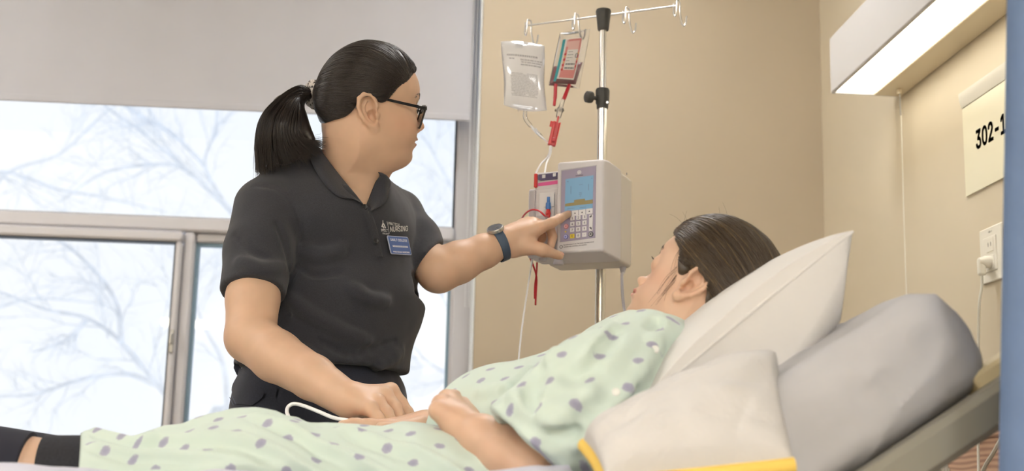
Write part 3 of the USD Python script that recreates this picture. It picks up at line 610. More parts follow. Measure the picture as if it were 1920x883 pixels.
obj('port_cap', [pm(put(lathe([(0, 0), (0.0050, 0), (0.0058, 0.003), (0.0050, 0.0135), (0.0032, 0.015), (0.0030, 0.026), (0, 0.026)], 16), frame_mat((-qa[2][0], qa[2][1], 0), (1, 0, 0), (0, 0, -1), (0, 1, 0))), bk-0.009)], 'cap_blue', Pm, label='blue cap on the cassette port')
obj('port', pm(put(lathe([(0, 0), (0.0042, 0), (0.0042, 0.006), (0.006, 0.007), (0.0035, 0.018), (0, 0.018)], 14), frame_mat((-qa[2][0], qa[2][1]-0.017, 0), (1, 0, 0), (0, 0, -1), (0, 1, 0))), bk-0.009), 'clamp_red', Pm, label='red port under the blue cap')
a, c = face(1018, 412, bk)
obj('drip_window', pm(rbox((-a-0.012, c-0.008, 0), (-a+0.010, c+0.008, 0.006), 0.002), bk-0.002), 'pump_grey', Pm)
for px, py, r_ in ((1014, 484, 0.0085), (1043, 491, 0.0105)):
    a, c = face(px, py, bk); obj('knob', pm(put(lathe([(0, 0), (r_, 0), (r_*1.05, 0.004), (r_*0.85, 0.012), (0.005, 0.014), (0.005, 0.024), (0, 0.024)], 20), frame_mat((-a, c-0.004, 0), (1, 0, 0), (0, 0, -1), (0, 1, 0))), bk+0.012), 'pump_grey', Pm)
ua, ub = side_u(1176, 478), None
obj('cable_gland', [put(lathe([(0, -0.014), (0.004, -0.014), (0.0065, -0.006), (0.008, 0.002), (0, 0.002)], 16), frame_mat(K-e1*-0.0+e1*0.012+e2*(DP-0.02)+V(0, 0, -0.004), (1, 0, 0), (0, 1, 0), (0, 0, 1)))], 'pump_grey', Pm)
# the face: lavender panel, screen, keys
CX, CY, CS = 1030, 290, 4.206                       # a zoomed crop of the photo: (x, y) there / CS + (CX, CY)
def fc(x, y): a, c = face(CX+x/CS, CY+y/CS); return V(-a, c)
def quad(p, depth, lift, r=0.0): return pm(poly_prism([tuple(fc(*k)) for k in p], depth, r), -lift)
obj('control_panel', quad([(97, 125), (370, 86), (362, 655), (85, 690)], 0.0009, 0.0, 0.001), 'pump_panel', Pm, smooth=False)
obj('panel_edge', [quad([(93, 121), (374, 82), (373, 88), (95, 128)], 0.0012, 0.0), quad([(93, 121), (98, 121), (88, 692), (82, 692)], 0.0012, 0.0)], 'pump_grey', Pm, smooth=False, kind='stuff')
obj('screen', quad([(130, 194), (350, 163), (342, 424), (122, 446)], 0.0004, 0.0009), 'lcd_blue', Pm, smooth=False)
obj('screen_bar', quad([(127, 388), (196, 378), (198, 358), (282, 348), (284, 362), (345, 354), (344, 386), (126, 410)], 0.0002, 0.0013), 'lcd_olive', Pm, smooth=False, label='olive profile bar across the screen')
obj('screen_line', [quad([(a, b), (a+w_, b-w_*0.12), (a+w_, b-w_*0.12+h_), (a, b+h_)], 0.00015, 0.0013) for a, b, w_, h_ in ((140, 212, 14, 5), (332, 184, 10, 5), (236, 300, 22, 3), (236, 312, 22, 3), (240, 326, 14, 3), (170, 250, 3, 60), (310, 232, 3, 50), (235, 238, 30, 2), (140, 398, 60, 3), (210, 390, 50, 3), (140, 428, 60, 3), (240, 418, 50, 3))], 'lcd_line', Pm, smooth=False, kind='stuff')
cl = fc(238, 140)
obj('badge', pm(put(lathe([(0, 0), (0.0042, 0), (0.0042, 0.0008), (0, 0.0008)], 24), frame_mat((*cl, 0), (1, 0, 0), (0, 1, 0), (0, 0, 1))), -0.0009), 'key_white', Pm)
obj('badge_ring', pm(put(trimesh.creation.annulus(0.0019, 0.0026, 0.0003), frame_mat((*cl, 0), (1, 0, 0), (0, 1, 0), (0, 0, 1))), -0.0019), 'pump_panel', Pm)
obj('badge_print', quad([(208, 166), (268, 158), (268, 163), (208, 171)], 0.0002, 0.0009), 'key_ink', Pm, smooth=False)
def key(x, y, w_, h_, m='key_white', th=0.0012): return quad([(x-w_, y-h_+w_*0.13), (x+w_, y-h_-w_*0.13), (x+w_, y+h_-w_*0.13), (x-w_, y+h_+w_*0.13)], th, 0.0009, 0.0006)
def glyph(t_, x, y, hgt, parent, bold=True, m='key_ink', lift=0.0021):
    g_ = meshkit.text_mesh(t_, hgt, 0.0002, bold); g_.apply_translation(-g_.bounds.mean(0)); c = fc(x, y)
    return obj('glyph', put(pm(put(g_, frame_mat((*c, 0), (1, 0, 0), (0, 1, 0), (0, 0, 1))), -lift), np.eye(4)), m, parent, smooth=False)
for x, y in ((148, 472), (205, 462), (261, 455), (318, 447)):
    kk = obj('soft_key', key(x, y, 26, 21), 'key_white', Pm, smooth=False)
    c = fc(x, y); obj('arrow_mark', pm(poly_prism([(c[0]-0.0019, c[1]-0.0016), (c[0]+0.0019, c[1]-0.0016), (c[0], c[1]+0.0018)], 0.0002), -0.0021), 'key_ink', kk, smooth=False)
for t_, x, y in (('1', 185, 502), ('2', 232, 497), ('3', 281, 491), ('4', 184, 548), ('5', 231, 543), ('6', 280, 537), ('7', 183, 594), ('8', 230, 589), ('9', 279, 583), ('0', 230, 638), ('.', 278, 632)):
    kk = obj('number_key', key(x, y, 17, 17), 'key_white', Pm, smooth=False); glyph(t_, x, y, 0.0042, kk)
kk = obj('clear_key', key(183, 643, 17, 17), 'key_yellow', Pm, smooth=False, label='yellow key marked C'); glyph('C', 183, 643, 0.0042, kk)
kk = obj('scroll_key', quad([(317, 476), (346, 472), (343, 600), (314, 603)], 0.0012, 0.0009, 0.0006), 'key_white', Pm, smooth=False)
for y, s in ((487, 1), (582, -1)):
    c = fc(330, y); obj('arrow_mark', pm(poly_prism([(c[0]+0.0018, c[1]+s*0.0035), (c[0]+0.0025, c[1]+s*0.0035), (c[0]+0.0025, c[1]-s*0.001), (c[0]-0.0004, c[1]-s*0.001), (c[0]-0.0004, c[1]+s*0.0008), (c[0]-0.0032, c[1]-s*0.0014), (c[0]-0.0004, c[1]-s*0.0036), (c[0]-0.0004, c[1]-s*0.0018), (c[0]+0.0018, c[1]-s*0.0018)], 0.0002), -0.0021), 'key_ink', kk, smooth=False)
def rkey(x, y, r_, m, lab):
    c = fc(x, y); return obj('round_key', pm(put(lathe([(0, 0), (r_, 0), (r_*0.9, 0.0014), (0, 0.0016)], 20), frame_mat((*c, 0), (1, 0, 0), (0, 1, 0), (0, 0, 1))), -0.0009), m, Pm, label=lab)
rkey(134, 566, 0.0052, 'key_red', 'red stop key'); rkey(131, 648, 0.0050, 'key_blue', 'blue power key'); rkey(328, 628, 0.0056, 'key_dark', 'dark round key'); rkey(130, 608, 0.0016, 'key_yellow', 'small yellow lamp')
for x, y, m in ((131, 648, 'key_white'), (328, 628, 'key_white'), (134, 566, 'key_white')):
    c = fc(x, y); obj('key_ring', pm(put(trimesh.creation.annulus(0.0026, 0.0033, 0.0003), frame_mat((*c, 0), (1, 0, 0), (0, 1, 0), (0, 0, 1))), -0.0026), m, Pm)
c = fc(93, 727)
obj('instruction_mark', pm(put(trimesh.creation.annulus(0.0024, 0.0035, 0.0002), frame_mat((*c, 0), (1, 0, 0), (0, 1, 0), (0, 0, 1))), -0.0001), 'key_ink', Pm)
for t_, p0, p1 in (('See instructions for use. The System Operating Manual', (110, 716), (352, 690)), ('contains use, warnings, and cautions.', (112, 732), (296, 712))):
    g_ = meshkit.text_mesh(t_, 0.0018, 0.0002, True); a, bb_ = fc(*p0), fc(*p1); s = np.linalg.norm(bb_-a)/g_.bounds[1][0]; dx_ = unit(bb_-a)
    obj('instruction_text', pm(put(g_, frame_mat((*a, 0), (dx_[0]*s, dx_[1]*s, 0), (-dx_[1]*1.0, dx_[0]*1.0, 0), (0, 0, 1))), -0.0001), 'key_ink', Pm, smooth=False)
# side: sticker with print, and marks down the rear edge
def sm(mesh): return put(mesh, frame_mat(K+e1*0.0038, e2, ez, -e1))                    # local x to the back, y up, z out of the right side
def sc(x, y): return V(*side_u(CX+x/CS, CY+y/CS))
obj('side_sticker', sm(poly_prism([tuple(sc(*k)) for k in ((565, 500), (610, 512), (628, 735), (582, 722))], 0.0006, 0.001)), 'label_white', Pm, smooth=False)
obj('sticker_print', [put(sm(poly_prism([tuple(sc(*k)) for k in ((x, y), (x+5, y+1), (x+6, y+h_), (x+1, y+h_-1))], 0.0002)), frame_mat(-e1*0.0006, (1, 0, 0), (0, 1, 0), (0, 0, 1))) for x, y, h_ in ((583, 600, 18), (584, 624, 30), (586, 662, 25), (588, 694, 14), (597, 580, 50), (599, 640, 62), (592, 610, 40))], 'print_dark', Pm, smooth=False, kind='stuff')
obj('side_marks', [sm(poly_prism([tuple(sc(*k)) for k in ((x, y), (x+6, y+1), (x+6, y+h_), (x, y+h_-1))], 0.0003)) for x, y, h_ in ((620, 140, 20), (622, 195, 20), (626, 255, 30), (629, 330, 40), (634, 400, 60))], 'print_grey', Pm, smooth=False, kind='stuff')
# power cable of the pump, tubes below
P = catmull([K+e1*0.012+e2*(DP-0.02)+V(0, 0, -0.016), at(1166, 520, 2.64), at(1168, 560, 2.64), at(1173, 592, 2.64), at(1186, 660, 2.6), at(1190, 760, 2.6), at(1190, 1150, 2.6)], 8)
T = thing('pump_cable', 'grey cable hanging from the underside of the infusion pump', 'cable', P[0]); obj('cord', tube(P, 0.0031, 10), 'pump_grey', T)
P = catmull([at(1000, 470, 2.66), at(996, 500, 2.63), at(988, 550, 2.6), at(978, 620, 2.57), at(971, 690, 2.54), at(962, 790, 2.45), at(960, 880, 2.4)], 8)
T = thing('drip_tube', 'thin white tube running from the pump down behind the gown', 'IV tubing', P[0]); obj('tube', tube(P, 0.0019, 8), 'tube_white', T)
q0 = K-e2*0+pm((np.array([[-qa[2][0], qa[2][1]-0.017, 0]]), np.zeros((0, 3), int)), bk-0.009)[0][0]-K
T = thing('blood_tube', 'thin red blood tube looping round the left side of the pump', 'IV tubing', q0)
e_ = K+e1*(uL+0.004)+e2*bk
P = catmull([q0, at(1021, 404, 2.555), at(1010, 395, 2.56), at(995, 394, 2.585), at(982, 404, 2.62), at(978, 418, 2.65), at(985, 450, 2.66), at(992, 478, 2.655), at(1000, 498, 2.65), at(1006, 520, 2.65), at(1005, 550, 2.65), at(1004, 572, 2.65)], 8)
obj('tube', tube(P, 0.0019, 8), 'tube_blood', T)
P = catmull([at(1007, 492, 2.655), at(1006, 512, 2.655), at(1003, 535, 2.655), at(1002.5, 560, 2.655)], 6)
obj('tube_end', tube(P, 0.0017, 8), 'tube_blood', T)
a, c = face(1005, 338, bk)
obj('spike', pm(rbox((-a-0.0035, c-0.016, 0), (-a+0.003, c+0.014, 0.008), 0.002), bk+0.004), 'clamp_red', T, label='red spike beside the pump')
# ------------------------------------------------------------------ implicit modelling: smooth unions of rounded shapes, meshed with surface nets
def nrm(q): return np.sqrt(np.einsum('ij,ij->i', q, q))
class Field:
    def __init__(s): s.ops = []
    def _add(s, mode, fn, c, R, k): s.ops.append((mode, fn, np.asarray(c, float), float(R), float(k))); return s
    def cone(s, a, b, ra, rb=None, k=0.01, mode='u'):
        """capsule that tapers from radius ra at a to rb at b"""
        a, b = np.asarray(a, float), np.asarray(b, float); rb = ra if rb is None else rb
        ba = b-a; l2 = ba@ba+1e-12
        a3, b3 = np.float32(a), np.float32(ba); i2 = np.float32(1/l2); ra, dr = np.float32(ra), np.float32(rb-ra)
        def fn(P):
            q = P-a3; h = np.clip((q@b3)*i2, 0, 1); q -= h[:, None]*b3
            return nrm(q)-(ra+dr*h)
        return s._add(mode, fn, (a+b)/2, math.sqrt(l2)/2+max(ra, ra+dr), k)
    def chain(s, pts, rad, k=0.008, mode='u'):
        rad = np.broadcast_to(np.asarray(rad, float), (len(pts),))
        for i in range(len(pts)-1): s.cone(pts[i], pts[i+1], rad[i], rad[i+1], k, mode)
        return s
    def ell(s, c, r, R=None, k=0.01, mode='u'):
        """ellipsoid with semi-axes r along the columns of R"""
        c, r = np.asarray(c, float), np.asarray(r, float); R = np.eye(3) if R is None else np.asarray(R, float)
        c3, A, ir = np.float32(c), np.float32(R/r), np.float32(1/r)
        def fn(P):
            q = (P-c3)@A; k0 = nrm(q); k1 = nrm(q*ir)+np.float32(1e-6)
            return k0*(k0-1)/k1
        return s._add(mode, fn, c, r.max(), k)
    def box(s, c, hsz, rr, R=None, k=0.01, mode='u'):
        c, hsz = np.asarray(c, float), np.asarray(hsz, float); R = np.eye(3) if R is None else np.asarray(R, float)
        def fn(P):
            q = np.abs((P-np.float32(c))@np.float32(R))-np.float32(hsz-rr)
            return nrm(np.maximum(q, 0))+np.minimum(q.max(1), 0)-np.float32(rr)
        return s._add(mode, fn, c, np.linalg.norm(hsz), k)
    def func(s, fn, c, R, k=0.01, mode='u'): return s._add(mode, fn, c, R, k)
    def disp(s, fn): s.ops.append(('d', fn, np.zeros(3), 1e9, 0)); return s
    def merge(s, o, k=None):
        s.ops += o.ops; return s
    def local(s, lo, hi):
        c = (lo+hi)/2; h = np.linalg.norm(hi-lo)/2
        return [o for o in s.ops if np.linalg.norm(o[2]-c) < o[3]+h+0.03+o[4]]
    @staticmethod
    def eval(ops, P, cull=True):
        P = np.asarray(P, np.float32)
        if cull:
            lo, hi = P.min(0), P.max(0)
            ops = [o for o in ops if o[0] == 'd' or np.linalg.norm(np.maximum(np.maximum(lo-o[2], o[2]-hi), 0)) < o[3]+o[4]+.012]
        d = np.full(len(P), 0.2, np.float32)
        for mode, fn, c, R, k in ops:
            if mode == 'd':
                m = np.abs(d) < .016
                if m.any(): d[m] += fn(P[m])
                continue
            e = fn(P).astype(np.float32)
            k = np.float32(max(k, 1e-6))
            if mode == 'u': h = np.maximum(k-np.abs(d-e), 0); d = np.minimum(d, e)-h*h*(np.float32(.25)/k)
            else: h = np.maximum(k-np.abs(d+e), 0); d = np.maximum(d, -e)+h*h*(np.float32(.25)/k)
        return d
    def mesh(s, h, relax=1):
        N, B = 16, 4
        ops = [o for o in s.ops if o[0] != 'd']
        lo = np.min([o[2]-o[3] for o in ops if o[0] == 'u'], 0)-2*h; hi = np.max([o[2]+o[3] for o in ops if o[0] == 'u'], 0)+2*h
        n = np.ceil((hi-lo)/(h*N)).astype(int)
        ii = np.arange(B+1); g = np.stack(np.meshgrid(ii, ii, ii, indexing='ij'), -1)
        sub = np.stack(np.meshgrid(*[np.arange(N//B)]*3, indexing='ij'), -1).reshape(-1, 3)*B
        keys, pos, edges = [], [], []
        dim = n*N+2
        def key(i): return (i[..., 0]*dim[1]+i[..., 1])*dim[2]+i[..., 2]
        C = np.array([o[2] for o in s.ops]); RR = np.array([o[3]+o[4] for o in s.ops]); sup = N*h*math.sqrt(3)/2
        uni = np.array([o[0] == 'u' for o in s.ops])
        for b in np.ndindex(*n):
            b0 = np.array(b)*N; c = lo+(b0+N/2)*h
            q_ = np.maximum(np.abs(C-c)-N*h/2, 0); near = (q_*q_).sum(1) < (RR+.012)**2
            if not (near & uni).any(): continue
            loc = [s.ops[i] for i in np.nonzero(near)[0]]
            sc = lo+(b0+sub+B/2)*h
            act = np.abs(Field.eval(loc, sc, False)) < B*h*1.0+0.007
            if not act.any(): continue
            cells = (b0+sub[act])[:, None, None, None]+g[None]
            D = Field.eval(loc, lo+cells.reshape(-1, 3)*h, False).reshape(cells.shape[:-1])
            S = D < 0
            cnt = sum(S[:, i:i+B, j:j+B, k:k+B].astype(np.int8) for i in (0, 1) for j in (0, 1) for k in (0, 1))
            on = (cnt > 0) & (cnt < 8)
            if not on.any(): continue
            # vertex of each crossed cell: mean of its edge crossings
            w = np.nonzero(on); base = cells[:, :B, :B, :B][w]; D8 = np.stack([D[w[0], w[1]+i, w[2]+j, w[3]+k] for i in (0, 1) for j in (0, 1) for k in (0, 1)], 1)
            acc = np.zeros((len(base), 3)); num = np.zeros(len(base))
            for ax, st_ in ((0, 4), (1, 2), (2, 1)):
                for c0 in range(8):
                    if c0 & st_: continue
                    A0, A1 = D8[:, c0], D8[:, c0+st_]; x = (A0 < 0) != (A1 < 0); t = np.where(x, A0/np.where(x, A0-A1, 1), 0); num += x
                    for a_, m_ in ((0, 4), (1, 2), (2, 1)): acc[:, a_] += t if a_ == ax else (x if c0 & m_ else 0)
                    if c0 == 0 and x.any(): edges.append((ax, base[x], A0[x] < 0))
            keys.append(key(base)); pos.append(lo+(base+acc/num[:, None])*h)
        keys = np.concatenate(keys); pos = np.vstack(pos); o = np.argsort(keys); keys, pos = keys[o], pos[o]
        F = []
        for ax, cell, inside in edges:
            o1, o2 = (ax+1) % 3, (ax+2) % 3; e_1 = np.zeros(3, int); e_2 = np.zeros(3, int); e_1[o1] = 1; e_2[o2] = 1
            ids = []; ok = np.ones(len(cell), bool)
            for off in (-e_1-e_2, -e_2, 0*e_1, -e_1):
                kk = key(cell+off); j = np.clip(np.searchsorted(keys, kk), 0, len(keys)-1); ok &= keys[j] == kk; ids.append(j)
            q = np.stack(ids, 1); q = np.where(inside[:, None], q, q[:, ::-1]); F.append(q[ok])
        F = np.vstack(F)
        for _ in range(relax):                                     # light smoothing of the net
            E = np.vstack([F[:, [0, 1]], F[:, [1, 2]], F[:, [2, 3]], F[:, [3, 0]]]); E = np.vstack([E, E[:, ::-1]])
            ct = np.bincount(E[:, 0], minlength=len(pos)); nb = np.stack([np.bincount(E[:, 0], pos[E[:, 1], j], len(pos)) for j in range(3)], 1)
            pos = 0.5*pos+0.5*nb/np.maximum(ct, 1)[:, None]
        T = np.vstack([F[:, [0, 1, 2]], F[:, [0, 2, 3]]]); a, b = F.ravel(), np.roll(F, -1, 1).ravel(); n_ = np.int64(len(pos))   # close pinholes
        fw, bw = a*n_+b, b*n_+a; op = ~np.isin(bw, fw); nx = dict(zip(b[op].tolist(), a[op].tolist())); fan = []
        while nx:
            s0, e0 = nx.popitem(); loop = [s0]
            while e0 != s0 and e0 in nx: loop.append(e0); e0 = nx.pop(e0)
            if 3 <= len(loop) < 40: fan += [(loop[0], loop[i], loop[i+1]) for i in range(1, len(loop)-1)]
        return pos, np.vstack([T, np.array(fan, int)]) if fan else T
def cols(*v): return np.stack([unit(x) for x in v], 1)
# ------------------------------------------------------------------ bed, mattress and bedding
mat('bed_frame_paint', (0.235, 0.22, 0.18), 0.5)
mat('bed_cream', (0.72, 0.60, 0.36), 0.5)
mat('castor_grey', (0.12, 0.12, 0.12), 0.6)
mat('sheet_grey', (0.45, 0.445, 0.46), 0.9, bump=('noise', 60, 0.12, 0.004))
mat('pillow_white', (0.68, 0.66, 0.64), 0.9, bump=('noise', 70, 0.12, 0.004))
mat('blanket_white', (0.60, 0.585, 0.575), 0.92, bump=('noise', 160, 0.25, 0.003))
mat('yellow_binding', (0.80, 0.55, 0.12), 0.8)
mat('sheet_lilac', (0.58, 0.58, 0.68), 0.9, bump=('noise', 60, 0.12, 0.004))
ZM = 0.762; TH = math.radians(33); NY, FYb = 1.42, 2.28; TK = 0.138
e_top = at(1742, 528, NY+0.01); hx = e_top[0]-(e_top[2]-ZM)/math.tan(TH); hinge = V(hx, 0, ZM)
sd = V(math.cos(TH), 0, math.sin(TH)); sn = V(-math.sin(TH), 0, math.cos(TH)); SL = (e_top[2]-ZM)/math.sin(TH)
Rinc = np.stack([sd, V(0, 1, 0), sn], 1)
B = thing('hospital_bed', 'hospital bed frame with its back section raised under the mattress', 'bed', (-0.4, 1.85, 0))
def inc(x0, x1, y0, y1, z0, z1, r=0.004): return put(cbox((x0, y0, z0), (x1, y1, z1), r), frame_mat(hinge, sd, V(0, 1, 0), sn))
for y0, y1 in ((1.385, 1.425), (2.275, 2.315)):
    obj('back_rail', inc(0.0, SL+0.14, y0, y1, -TK-0.034, -TK+0.010, 0.008), 'bed_frame_paint', B)
obj('back_deck', inc(0.01, SL+0.05, 1.43, 2.27, -TK-0.03, -TK-0.002), 'bed_frame_paint', B)
obj('head_bumper', [inc(SL-0.02, SL+0.12, 1.43, 1.47, -TK-0.001, -TK+0.024, 0.004)], 'bed_cream', B, label='cream plastic mattress stop')
for y0, y1 in ((1.385, 1.425), (2.275, 2.315)):
    obj('side_rail', cbox((-1.45, y0, ZM-TK-0.06), (hx+0.02, y1, ZM-TK-0.012), 0.008), 'bed_frame_paint', B)
obj('deck', cbox((-1.45, 1.43, ZM-TK-0.03), (hx+0.01, 2.27, ZM-TK-0.002), 0.004), 'bed_frame_paint', B)
for x in (-1.3, 0.45):
    for y in (1.47, 2.22):
        zt = ZM-TK-0.03 if x < hx else ZM-TK-0.03
        obj('leg', cbox((x-0.025, y-0.025, 0.12), (x+0.025, y+0.025, zt), 0.006), 'bed_frame_paint', B)
        obj('castor', put(lathe([(0, -0.02), (0.05, -0.02), (0.06, -0.01), (0.06, 0.01), (0.05, 0.02), (0, 0.02)], 20), frame_mat((x, y, 0.061), (1, 0, 0), (0, 0, 1), (0, -1, 0))), 'castor_grey', B)
obj('base_beam', [cbox((-1.4, 1.80, ZM-TK-0.10), (0.6, 1.90, ZM-TK-0.06), 0.006)], 'bed_frame_paint', B)
for x in (-1.3, 0.45): obj('cross_beam', cbox((x-0.02, 1.45, ZM-TK-0.075), (x+0.02, 2.25, ZM-TK-0.031), 0.005), 'bed_frame_paint', B)
# mattress in its sheet: flat part and raised part bend into one another
F = Field()
F.box(((-1.42+hx)/2, 1.85, ZM-TK/2), ((hx+1.42)/2, 0.43, TK/2), 0.045, k=.04)
F.box(hinge+sd*(SL/2)-sn*(TK/2)+V(0, 1.85, 0), (SL/2+0.02, 0.43, TK/2), 0.05, Rinc, k=.05)
def wr(P):
    q = (P-hinge)@Rinc; s = q[:, 0]; p = np.stack([s*5+q[:, 2]*4, q[:, 1]*9, q[:, 2]*34-s*9], 1)
    n1 = meshkit.fbm(p, 2, 4)-0.5; n2 = np.abs(meshkit.fbm(p*0.6+7, 2, 9)-0.5)
    return (n1*.006+n2*.010-np.exp(-(n2/.03)**2)*.003)*np.clip((s+0.1)*6, 0.25, 1)
F.disp(wr)
for ln, r_ in (([(1478, 776, ), (1540, 762), (1622, 737)], .007), ([(1480, 815), (1545, 803), (1606, 788)], .008), ([(1520, 842), (1575, 824), (1630, 803)], .007), ([(1545, 668), (1610, 662), (1680, 650)], .006), ([(1490, 735), (1550, 715), (1600, 706)], .006), ([(1500, 868), (1545, 852), (1580, 842)], .007)):
    F.chain([at(*p, 1.409) for p in ln], r_*1.25, k=.020, mode='s')
m_ = F.mesh(.007)
MT = thing('mattress', 'grey white sheeted mattress with its head end raised', 'mattress', (-0.4, 1.85, ZM-TK))
obj('fitted_sheet', m_, 'sheet_grey', MT, smooth=True)
# pillow: the seam runs along its upper rim, the belly hangs below
class Pillow(Bag):
    def __init__(s, *a, bot=0.1, drop=False, wr=0.010, **k): super().__init__(*a, **k); s.bot, s.drop, s.wr = bot, drop, wr
    def S(s, u, v, off=0.0, side=1):
        u, v = np.asarray(u, float), np.asarray(v, float); t = s.thick(u, v); b = s.base(u, v)
        g = s.wr*(meshkit.fbm(np.stack([u*4, v*5, u*0+side], -1), 2, 3)+(s.wr > .015)*(np.abs(meshkit.fbm(np.stack([u*4+v*2, v*1.2-u*1.2, u*0+side], -1), 2, 8)-.5)*1.3-.2))*np.clip(t/0.03, 0, 1)
        if side < 0 and s.drop:
            t = s.th/2*s.bot*(np.clip(u/.07, 0, 1)*np.clip((1-u)/.07, 0, 1))**.5*np.clip(v/.045, 0, 1)**.5*np.clip((1-v)/.5, 0, 1)**.5; k_ = np.clip(v*1.3, 0, 1)[..., None]; D_ = -s.n*k_+V(0.05, 0, -1)*(1-k_)
            return b+D_/np.linalg.norm(D_, axis=-1, keepdims=True)*(t+off+g)[..., None]
        return b+s.n*(np.where(side > 0, t, -t*s.bot)+side*(off+g))[..., None]
A, Bq = at(1598, 435, 1.55), at(1222, 742, 1.55); dy = V(0, 0.56, 0)
PW = Pillow(A, A+dy*1.0+V(-.01, 0, .0), Bq+dy, Bq, 0.065, 0.42, 0.0, bot=2.9, drop=True)
if PW.n[2] < 0: PW.n = -PW.n
def pw_warp(u, v):
    w_ = np.sin(u*PI); uu = u; vv = 0.5+(v-0.5)*(1-0.10*w_)
    return 0.5+(uu-0.5)*(1-0.08*np.sin(v*PI)), vv
pil = thing('pillow', 'plump white pillow under the dark haired head', 'pillow', PW.S(.5, .5, 0, -1))
obj('pillowcase', PW.solid(49, 49, 0.002, warp=pw_warp), 'pillow_white', pil, smooth=60)
sv_ = [PW.base(*pw_warp(np.array(0.0), np.array(t))) for t in np.linspace(0, 1, 30)]; su_ = [PW.base(*pw_warp(np.array(t), np.array(0.0))) for t in np.linspace(0, 1, 30)]
obj('seam', tube(sv_[::-1]+su_[1:], 0.0022, 8), 'pillow_white', pil)
# folded blanket with yellow binding, draped over the near edge
BK = Pillow(at(1096, 834, 1.46), at(1456, 668, 1.50), at(1489, 872, 1.365), at(1140, 908, 1.365), 0.085, 0.36, 0.0, bot=0.8, wr=.0155)
def bk_warp(u, v): return 0.5+(u-0.5)*(1-0.03*np.sin(v*PI)), v+0.05*(np.sin(u*PI))*(1-v)*0.6-0.02*np.sin(u*9)*(1-v)
bl_ = thing('blanket', 'folded white blanket with yellow binding below the pillow', 'blanket', BK.S(.5, .5))
obj('cloth', BK.solid(61, 41, 0.004, warp=bk_warp), 'blanket_white', bl_, smooth=60)
P_ = [BK.base(*bk_warp(np.array(0.0), np.array(t))) for t in np.linspace(0.0, 1, 16)]+[BK.base(*bk_warp(np.array(t), np.array(1.0))) for t in np.linspace(0.02, 1, 30)]
obj('binding', tube(P_, 0.0085, 10), 'yellow_binding', bl_, label='yellow stitched binding')
# rumpled top sheet along the near edge
nx, ny = 150, 26; X_, Y_ = np.meshgrid(np.linspace(-1.25, 0.19, nx), np.linspace(1.405, 1.60, ny)); q = np.stack([X_*7, Y_*9, X_*0], -1)
Hh = 0.801+0.036*(meshkit.fbm(q, 3, 12)-0.35)+0.012*np.clip((X_-0.05)/0.1, 0, 1)
t_ = np.clip((Y_-1.405)/0.05, 0, 1); e_ = np.clip((1.60-Y_)/0.04, 0, 1); Hh = ZM+(Hh-ZM)*np.sqrt(np.clip(1-(1-t_)**2, 0, 1))*np.sqrt(np.clip(1-(1-e_)**2, 0, 1))-0.05*(1-t_)**2
top = np.stack([X_, Y_, Hh], -1).reshape(-1, 3); bot = top.copy(); bot[:, 2] = np.minimum(top[:, 2]-0.006, ZM-0.004)
i, k = np.meshgrid(np.arange(ny-1), np.arange(nx-1), indexing='ij'); a = (i*nx+k).ravel(); f_ = np.stack([a, a+1, a+nx+1, a+nx], 1); n_ = nx*ny
e = [(j, j+1) for j in range(nx-1)]+[((ny-1)*nx+j+1, (ny-1)*nx+j) for j in range(nx-1)]+[((j+1)*nx, j*nx) for j in range(ny-1)]+[(j*nx+nx-1, (j+1)*nx+nx-1) for j in range(ny-1)]
sh = thing('bed_sheet', 'rumpled lilac white top sheet along the near edge of the bed', 'sheet', (-0.5, 1.5, ZM))
obj('cloth', (np.vstack([top, bot]), np.vstack([f_, f_[:, ::-1]+n_, np.array([(b_, a_, a_+n_, b_+n_) for a_, b_ in e])])), 'sheet_lilac', sh, smooth=60)
# ------------------------------------------------------------------ people: shared pieces
def skin(name, base, lip):
    """skin: vertex attribute tint mixes in lips (red channel) and a slight natural flush (green channel)"""
    M[name] = usdkit.material(stage, '/World/Looks/'+name, {
        'a': ('attribute', {'attribute': 'tint'}), 's': ('separate_color', {}), 'tc': ('texture_coordinate', {}),
        'n': ('noise_texture', {'scale': 28.0, 'detail': 3.0}), 'r': ('rgb_ramp', {'ramp': [(0.3, [c*0.95 for c in base]), (0.7, [min(1, c*1.05) for c in base])]}),
        'm2': ('mix_color', {'b': (base[0]*1.02, base[1]*0.84, base[2]*0.80)}), 'm1': ('mix_color', {'b': lip}),
        'bn': ('noise_texture', {'scale': 900.0}), 'bu': ('bump', {'strength': 0.06, 'distance': 0.001}),
        'p': ('principled_bsdf', {'roughness': 0.48, 'subsurface_weight': 0.12, 'subsurface_scale': 0.006, 'subsurface_radius': (1.0, 0.4, 0.25)})},
        [('a.color', 's.color'), ('tc.object', 'n.vector'), ('n.fac', 'r.fac'), ('r.color', 'm2.a'), ('s.g', 'm2.fac'), ('m2.result', 'm1.a'), ('s.r', 'm1.fac'), ('m1.result', 'p.base_color'),
         ('tc.object', 'bn.vector'), ('bn.fac', 'bu.height'), ('bu.normal', 'p.normal')], surface='p.BSDF')
def hairmat(name, c):
    M[name] = usdkit.material(stage, '/World/Looks/'+name, {'p': ('principled_bsdf', {'base_color': c, 'roughness': 0.38, 'specular_ior_level': 0.55})}, [], surface='p.BSDF')
class Head:
    """local axes: f forward, l to the person's left, u up; the origin midway between the ears"""
    def __init__(s, o, fwd, left, up, sc=1.0, us=1.0):
        s.o = np.asarray(o, float); s.sc = sc; s.us = V(1, 1, us); s.occ = 0.0; f = unit(fwd); u = unit(np.asarray(up)-f*(np.asarray(up)@f)); l = np.cross(u, f); s.R = np.stack([f, l, u], 1)
    def w(s, *p): return s.o+s.R@(np.asarray(p if len(p) == 3 else p[0], float)*s.sc*s.us)
    def ws(s, P): return s.o+(np.asarray(P, float)*s.sc*s.us)@s.R.T
    def loc(s, P): return (P-s.o)@s.R/(s.sc*s.us)
